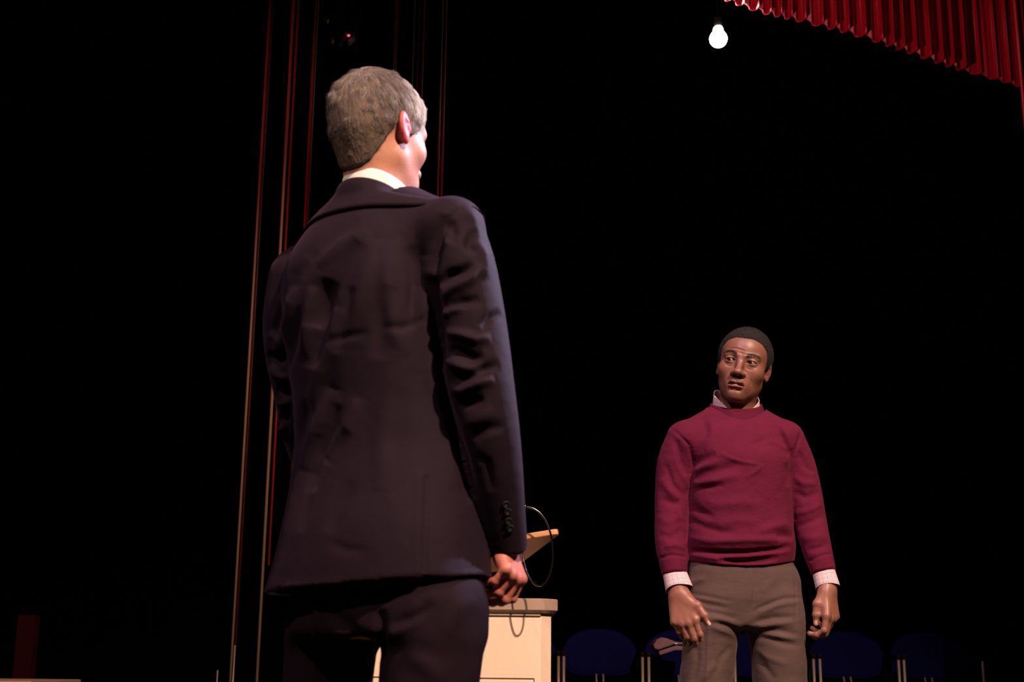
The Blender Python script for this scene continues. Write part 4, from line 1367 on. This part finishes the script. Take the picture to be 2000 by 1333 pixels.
trim(469, 1000, 7.2, 5, M_trim)
trim(475, 1000, 7.25, 4, M_trimdim)
trim(552, 400, 7.0, 6.0, M_trim)
trim(562, 400, 7.2, 4.5, M_trimred, ybot=1105)
trim(597, 400, 7.4, 4.5, M_trimred, ybot=1045)
trim(602, 400, 7.6, 3.5, M_trim, ybot=1045)
trim(769, 130, 7.6, 2.2, M_trim)
trim(775, 60, 7.65, 3.0, M_trimred)
trim(805, 165, 7.6, 2.5, M_trim)
trim(814, 165, 7.7, 3.0, M_trimred)
trim(824, 165, 7.7, 3.5, M_trimred)
trim(855, 380, 7.5, 3.5, M_trim)
trim(863, 360, 7.55, 4.0, M_trimred)

# ------------------------------------------------------------------ red curtains
M_red = mat('red_velvet', (0.34, 0.003, 0.016), 0.42, spec=0.45, sheen=0.8, sheen_tint=(1.0, 0.10, 0.2), noise=(3, 0.12, (1, 1, 0.2)))


def pleat(t, k=0.8):
    """sharp ridges with flat valleys; t counts pleats"""
    f = t - math.floor(t)
    return 0.9 * math.exp(-((f - 0.20) / 0.055) ** 2) + 0.55 * k / (1 + math.exp(-(f - 0.2) * 50)) / (1 + math.exp((f - 0.66) * 40))


hem = [(1340, -30), (1385, -12), (1425, 2), (1460, 15), (1496, 26), (1561, 40), (1642, 60), (1707, 79), (1772, 101), (1831, 122), (1886, 139), (1951, 157), (2040, 182)]
hx = np.array([h[0] for h in hem]); hy = np.array([h[1] for h in hem])
V_ = []; NC = 1100; NR = 5; YV = 8.0
for i in range(NC):
    u = 1340 + (2035 - 1340) * i / (NC - 1)
    ph = (u - 1340) / 26.0 + 0.25 * math.sin(u * 0.021) + 0.15 * math.sin(u * 0.057 + 1)
    d = pleat(ph) * (1.0 if u < 1885 else 0.45)
    hyy = np.interp(u, hx, hy) - 2.4 * math.sin(2 * math.pi * ph) * (1 if u < 1885 else 0.6)
    p = W(u, hyy, YV)
    for j in range(NR):
        z = p[2] + (7.6 - p[2]) * j / (NR - 1)
        V_.append((p[0], YV - 0.060 * d, z))
F_ = [(i * NR + j, (i + 1) * NR + j, (i + 1) * NR + j + 1, i * NR + j + 1) for i in range(NC - 1) for j in range(NR - 1)]
vc = obj('stage_curtain', V_, F_, M_red)
sm = vc.modifiers.new('thickness', 'SOLIDIFY'); sm.thickness = 0.006
tag(vc, 'pleated red stage curtain drawn up at upper right, scalloped lower edge sloping down', 'curtain')

XL = W(1978, 0, 7.0)[0]
V_ = []; NC = 300; NR = 12
for i in range(NC):
    s = i / (NC - 1); x = XL + 0.9 * s
    d = pleat(s * 30 + 0.1) + 0.3 * math.sin(s * 11)
    for j in range(NR): V_.append((x, 7.0 - 0.035 * d, 0.01 + 7.5 * j / (NR - 1)))
F_ = [(i * NR + j, (i + 1) * NR + j, (i + 1) * NR + j + 1, i * NR + j + 1) for i in range(NC - 1) for j in range(NR - 1)]
vc = obj('side_curtain', V_, F_, M_red)
sm = vc.modifiers.new('thickness', 'SOLIDIFY'); sm.thickness = 0.006
tag(vc, 'narrow red curtain leg hanging straight down at the right edge of the frame', 'curtain')

# ------------------------------------------------------------------ bare bright lamp over the stage
lp = W(1403, 76, 8.2)
lamp = thing('hanging_lamp', 'glowing white globe lamp hanging over the stage beside the red curtain', 'lamp', tuple(lp))
MB().lathe([(0.0, -0.058)] + [(0.058 * math.sin(a), -0.058 * math.cos(a)) for a in np.linspace(0.15, 2.55, 18)] + [(0.033, 0.055), (0.030, 0.075), (0.022, 0.086), (0.0, 0.088)], n=32).build('globe', M_lamp, lamp, True)
MB().lathe([(0.0, 0.088), (0.022, 0.088), (0.026, 0.10), (0.026, 0.15), (0.015, 0.165), (0.0, 0.165)], n=24).build('socket', M_black, lamp, True)
MB().tube([(0, 0, 0.16), (0, 0, 1.0), (0, 0, 2.372)], 0.004, 8).build('cord', M_black, lamp, True)
zb = lp[2] + 2.4
tag(MB().tube([(-2.6, 8.2, zb), (1.0, 8.2, zb), (5.6, 8.2, zb)], 0.025, 14).build('batten_pipe', M_black, None, True), 'black pipe batten from which the globe lamp hangs', 'pipe')

# ------------------------------------------------------------------ small moving light, upper left
fp = W(682, 72, 8.0)
fx = thing('moving_light', 'small dim grey stage light with a red indicator, hanging high between the side trims', 'stage light', tuple(fp))


def poly_part(name, m, parent, px, Y, depth, base):
    n = len(px)
    A = [W(u, v, Y) - base for u, v in px]; B = [a + np.array([0, depth, 0]) for a in A]
    F_ = [tuple(range(n)), tuple(range(n, 2 * n))[::-1]] + [(i, n + i, n + (i + 1) % n, (i + 1) % n) for i in range(n)]
    o = obj(name, A + B, F_, m, parent, False)
    bv = o.modifiers.new('edges', 'BEVEL'); bv.width = 0.004; bv.segments = 2
    return o


poly_part('yoke_arm', M_steel, fx, [(672, 62), (677, 62), (674, 76), (668, 84), (663, 87), (661, 84), (667, 78), (669, 70)], 8.0, 0.05, fp)
poly_part('yoke_arm', M_steel, fx, [(686, 70), (691, 68), (692, 73), (684, 82), (679, 85), (678, 81)], 8.0, 0.05, fp)
MB().lathe([(0, -0.05), (0.05, -0.05), (0.06, 0.0), (0.06, 0.12), (0.045, 0.16), (0, 0.16)], (-0.01, 0.10, -0.03), 24).build('lamp_head', M_black, fx, True)
MB().lathe([(0, -0.007), (0.006, -0.005), (0.009, 0.0), (0.006, 0.005), (0, 0.007)], tuple(W(681, 69.5, 7.97) - fp), 12).build('indicator', M_led, fx, True)
MB().box((0, 0.10, 0.22), (0.12, 0.12, 0.08), 0.01).build('base', M_black, fx)
MB().tube([(0, 0.1, 0.26), (0, 0.1, 1.0), (0, 0.1, zb - fp[2])], 0.012, 10).build('hanger', M_black, fx, True)
g2 = W(655, 50, 8.3)
fx2 = thing('barn_door_light', 'dim stage light with amber edged flaps beside the light with the red indicator', 'stage light', tuple(g2))
poly_part('flap', M_amber, fx2, [(630, 33), (634, 33), (640, 37), (642, 36), (639, 44), (637, 42)], 8.3, 0.03, g2)
poly_part('flap', M_amber, fx2, [(647, 73), (649, 72), (652, 78), (649, 83), (646, 83)], 8.3, 0.03, g2)
poly_part('flap', M_maroon, fx2, [(673, 19), (675, 18), (679, 20), (678, 22), (674, 22)], 8.3, 0.03, g2)
MB().lathe([(0, -0.10), (0.07, -0.10), (0.075, 0.0), (0.07, 0.12), (0.05, 0.16), (0, 0.16)], (0.0, 0.12, 0.0), 24).build('can', M_black, fx2, True)
MB().tube([(0, 0.1, 0.15), (0, 0.1, 1.0), (0, 0.1, zb - g2[2])], 0.012, 10).build('hanger', M_black, fx2, True)
tag(MB().tube([(-2.6, 8.25, zb + 0.03), (-1.2, 8.3, zb + 0.03), (0.2, 8.3, zb + 0.03)], 0.02, 12).build('cross_pipe', M_black, None, True), 'short black pipe carrying the two dim lights', 'pipe')

# ------------------------------------------------------------------ lectern
YP = 4.60
xr = W(1090, 1185, YP)[0]; xl = W(640, 1185, YP)[0]; ztop = W(1080, 1170, YP)[2]
lec = thing('lectern', 'cream lectern cabinet with taupe counter top, behind the man in the suit', 'lectern', ((xr + xl) / 2, YP + 0.35, 0))
LB = np.array([(xr + xl) / 2, YP + 0.35, 0.0])
hw = (xr - xl) / 2; hd = 0.35


def layers(ls, ch=0.045):
    """chamfered rectangle swept through (z, inset) rings"""
    V = []; n = 8
    for z, ins in ls:
        a, b = hw - ins, hd - ins; c = ch
        for x, y in [(-a + c, -b), (a - c, -b), (a, -b + c), (a, b - c), (a - c, b), (-a + c, b), (-a, b - c), (-a, -b + c)]: V.append((x, y, z))
    F_ = [(i * n + k, i * n + (k + 1) % n, (i + 1) * n + (k + 1) % n, (i + 1) * n + k) for i in range(len(ls) - 1) for k in range(n)]
    return V, F_ + [tuple(range(n))[::-1], tuple(range((len(ls) - 1) * n, len(ls) * n))]


V_, F_ = layers([(0.02, 0.022), (ztop - 0.058, 0.022)], 0.034)
obj('cabinet', V_, F_, M_cream, lec, False)
V_, F_ = layers([(0.0, 0.05), (0.02, 0.05)], 0.03); obj('plinth', V_, F_, M_black, lec, False)
V_, F_ = layers([(ztop - 0.0575, 0.016), (ztop - 0.050, 0.016), (ztop - 0.040, 0.004), (ztop - 0.038, 0.0), (ztop - 0.003, 0.0), (ztop, 0.004)])
obj('counter_top', V_, F_, M_top, lec, False)
d0 = W(700, 1328, YP + 0.02) - LB; d1 = W(1042, 1328.5, YP + 0.02) - LB
zt = d1[2]
MB().box(((d0[0] + d1[0]) / 2, -hd + 0.022 - 0.0004, (zt + 0.1) / 2 + 0.002), (d1[0] - d0[0] + 0.006, 0.003, zt - 0.1 + 0.006), 0).build('door_gap', M_line, lec)
MB().box(((d0[0] + d1[0]) / 2, -hd + 0.022 - 0.0015, (zt + 0.1) / 2), (d1[0] - d0[0], 0.004, zt - 0.1), 0.0008).build('door', M_cream, lec)
# sloping reading board on its post
A = W(1096, 1043, 4.46); E1 = W(880, 1078, 4.50); E2 = W(1004, 1112, 4.92)
e1 = E1 - A; e2 = E2 - A; nn = np.cross(e1, e2); nn /= np.linalg.norm(nn)
if nn[2] < 0: nn = -nn
e1u = e1 / np.linalg.norm(e1)
out = [A + e1 * t + e2 * s for t, s in [(1, 0), (1, 1), (0, 1)]]
corner = []
r_ = 0.030
for a in np.linspace(0, 1, 7):
    q0 = A + e2 / np.linalg.norm(e2) * r_; q1 = A + e1u * r_
    corner.append((1 - a) ** 2 * q0 + 2 * a * (1 - a) * A + a * a * q1)
ring = corner + [out[0], out[1], out[2]]
n = len(ring)
lowr = [p - LB for p in ring]; upr = [p + nn * 0.020 - LB for p in ring]
F_ = [tuple(range(n)), tuple(range(n, 2 * n))[::-1]] + [(i, n + i, n + (i + 1) % n, (i + 1) % n) for i in range(n)]
rb = obj('reading_board', lowr + upr, F_, M_board, lec, False)
rb['label'] = 'sloping maple reading board'
bb = rb.modifiers.new('edges', 'BEVEL'); bb.width = 0.004; bb.segments = 3
pc = W(975, 1150, 4.80) - LB
MB().tube([(pc[0], pc[1], ztop - 0.002), (pc[0], pc[1], ztop + 0.05), (pc[0], pc[1], A[2] - 0.11)], 0.02, 16).build('board_post', M_black, lec, True)

# gooseneck microphone
gp = [(1008, 988, 4.40), (1025, 990, 4.40), (1042, 994, 4.40), (1056, 1004, 4.40), (1067, 1020, 4.40), (1075, 1042, 4.40), (1080, 1072, 4.41), (1079, 1100, 4.42),
      (1073, 1124, 4.43), (1064, 1140, 4.44), (1053, 1145, 4.45), (1041, 1139, 4.47), (1031, 1122, 4.49), (1024, 1100, 4.51), (1020, 1078, 4.53), (1010, 1068, 4.56)]
G3, _ = spline([W(*g) for g in gp], [0.0035] * len(gp), 5)
mb_ = G3[-1].copy()
mic = thing('microphone', 'thin black gooseneck microphone looping out from the lectern reading board', 'microphone', tuple(mb_))
MB().tube([g - mb_ for g in G3], 0.0033, 12).build('gooseneck', M_chrome, mic, True)
w0 = W(1025, 990, 4.40) - mb_
MB().tube([w0 - np.array([0.004, 0, 0]), w0, w0 + np.array([0.007, 0, -0.001])], [0.006, 0.0065, 0.005], 12).build('collar', M_chrome, mic, True)
w1 = W(1006, 988, 4.40) - mb_
MB().tube([w1 + np.array([0.012, 0, 0]), w1, w1 - np.array([0.03, 0, 0])], [0.008, 0.010, 0.009], 14).build('capsule', M_black, mic, True)

# ------------------------------------------------------------------ riser with the row of blue chairs
YC = 8.45
RZ = 0.16
rs = thing('choir_riser', 'low black riser under the row of blue chairs', 'riser', (1.2, 8.9, 0))
MB().box((0, 0, RZ / 2), (6.0, 1.7, RZ), 0.006).build('platform', M_black, rs)


def make_chair(label, x, arms=(1, 1), tablet=False, full=True):
    c = thing('stacking_chair', label, 'chair', (x, YC, RZ), 0, 'row of blue chairs on the riser')
    # local frame: front towards -y; local z = world z - RZ
    zt = 0.845
    V = []; nr, na = 10, 48
    for side in (0, 1):
        for i in range(nr + 1):
            r = i / nr
            for k in range(na):
                a = 2 * math.pi * k / na
                cx = math.copysign(abs(math.cos(a)) ** 0.85, math.cos(a)); sx = math.sin(a)
                X = 0.243 * r * cx; Z = (0.185 if sx > 0 else 0.105) * r * math.copysign(abs(sx) ** (0.95 if sx > 0 else 1.0), sx)
                y = 0.30 + 0.05 * (1 - (X / 0.246) ** 2) + 0.08 * Z
                th = 0.014 * math.sqrt(max(0, 1 - r ** 6))
                V.append((X, y + (th if side else -th), zt - 0.185 + Z - 0.02 * (Z < 0) * abs(X / 0.246)))
    m_ = (nr + 1) * na
    F_ = []
    for side in (0, 1):
        o = side * m_
        for i in range(nr):
            for k in range(na):
                q = (o + i * na + k, o + i * na + (k + 1) % na, o + (i + 1) * na + (k + 1) % na, o + (i + 1) * na + k)
                F_.append(q if side else q[::-1])
    for k in range(na): F_.append((nr * na + k, nr * na + (k + 1) % na, m_ + nr * na + (k + 1) % na, m_ + nr * na + k))
    obj('backrest', V, F_, M_blue, c)
    MB().box((0, 0.08, 0.44), (0.46, 0.44, 0.05), 0.02).build('seat', M_blue, c)
    pz = W(1180, 1282, YC)[2] - RZ - 0.004
    for s in (-1, 1):
        if (s < 0 and arms[0]) or (s > 0 and arms[1]):
            MB().tube([(s * 0.243, 0.0, 0.0), (s * 0.243, 0.0, 0.3), (s * 0.243, 0.0, pz)], 0.0085, 12).build('front_leg', M_post, c, True)
            MB().box((s * 0.243, 0.15, pz + 0.018), (0.029, 0.32, 0.03), 0.01).build('armrest', M_black, c)
            MB().tube([(s * 0.243, 0.30, 0.0), (s * 0.243, 0.30, 0.3), (s * 0.243, 0.30, pz)], 0.009, 12).build('rear_leg', M_black, c, True)
    for s in (-1, 1):
        MB().tube([(s * 0.022, 0.22, 0.45), (s * 0.022, 0.29, 0.50), (s * 0.022, 0.325, 0.56)], 0.006, 8).build('back_bracket', M_post, c, True)
        MB().tube([(s * 0.03, 0.22, 0.505), (s * 0.12, 0.22, 0.49), (s * 0.245, 0.22, 0.47)], 0.006, 8).build('seat_rail', M_post, c, True)
    return c


cx0 = [W(u, 1290, YC)[0] for u in (1014, 1178, 1344, 1512, 1678, 1842)]
labels = ['dark blue chair almost wholly hidden behind the lectern', 'dark blue round-backed chair standing just right of the lectern',
          'dark blue chair with maroon writing tablet beside the sweater wearer, partly hidden by his thigh',
          'dark blue chair seen between and behind the legs of the man in the sweater',
          'dark blue round-backed chair below the hanging hand, second from the right end of the row',
          'dark blue round-backed chair at the right end of the row']
for lab, x in zip(labels, cx0):
    ch = make_chair(lab, x)
    if 'tablet' in lab:
        cb = np.array([x, YC, RZ])
        poly_part('writing_tablet', M_maroon, ch, [(1276, 1261), (1283, 1250), (1292, 1246), (1303, 1248), (1318, 1254), (1345, 1258), (1345, 1262), (1318, 1259), (1287, 1270), (1279, 1268)], 8.40, 0.20, cb)
        poly_part('tablet_underside', M_maroon, ch, [(1286, 1273), (1320, 1262), (1345, 1264), (1345, 1271), (1318, 1271), (1289, 1281)], 8.40, 0.20, cb)
        t0 = W(1318, 1258, 8.39) - cb; t1 = W(1345, 1262, 8.39) - cb; t2 = W(1286, 1271, 8.39) - cb
        MB().tube([t2, t0, t1], 0.003, 8).build('metal_strip', M_chrome, ch, True)
        MB().tube([W(1298, 1276, 8.5) - cb, W(1290, 1282, 8.5) - cb, (-0.25, 0.05, 0.66)], 0.010, 8).build('tablet_hinge', M_black, ch, True)

M_post_red = mat('dark_red_paint', (0.012, 0.0004, 0.0003), 0.8, spec=0.05)
# ------------------------------------------------------------------ things at far left
p = W(52, 1260, 6.2)
po = MB().box((p[0], 6.2, W(52, 1203, 6.2)[2] / 2), (0.078, 0.078, W(52, 1203, 6.2)[2]), 0.004).build('wooden_post', M_post_red)
tag(po, 'dim red square post standing alone at the far left', 'post')
e = W(-100, 1331, 4.3); e2_ = W(62, 1331.0, 4.3)
bx = MB().box((e2_[0] - 0.35, 4.55, e2_[2] / 2), (0.70, 0.5, e2_[2]), 0.006).build('stage_box', M_trim)
tag(bx, 'low box at the lower left corner, only its lit top edge showing', 'box')
for (u, v, lab) in ((459, 1261, 'short thin metal rod beside the side trims, taller of two'), (425, 1310, 'short thin metal rod left of the side trims, lower of two')):
    q_ = W(u, v, 6.6)
    tag(MB().tube([(q_[0], 6.6, 0.0), (q_[0], 6.6, q_[2] / 2), (q_[0], 6.6, q_[2])], 0.0035, 8).build('metal_rod', M_post, None, True), lab, 'rod', 'thin metal rods at the left wing')
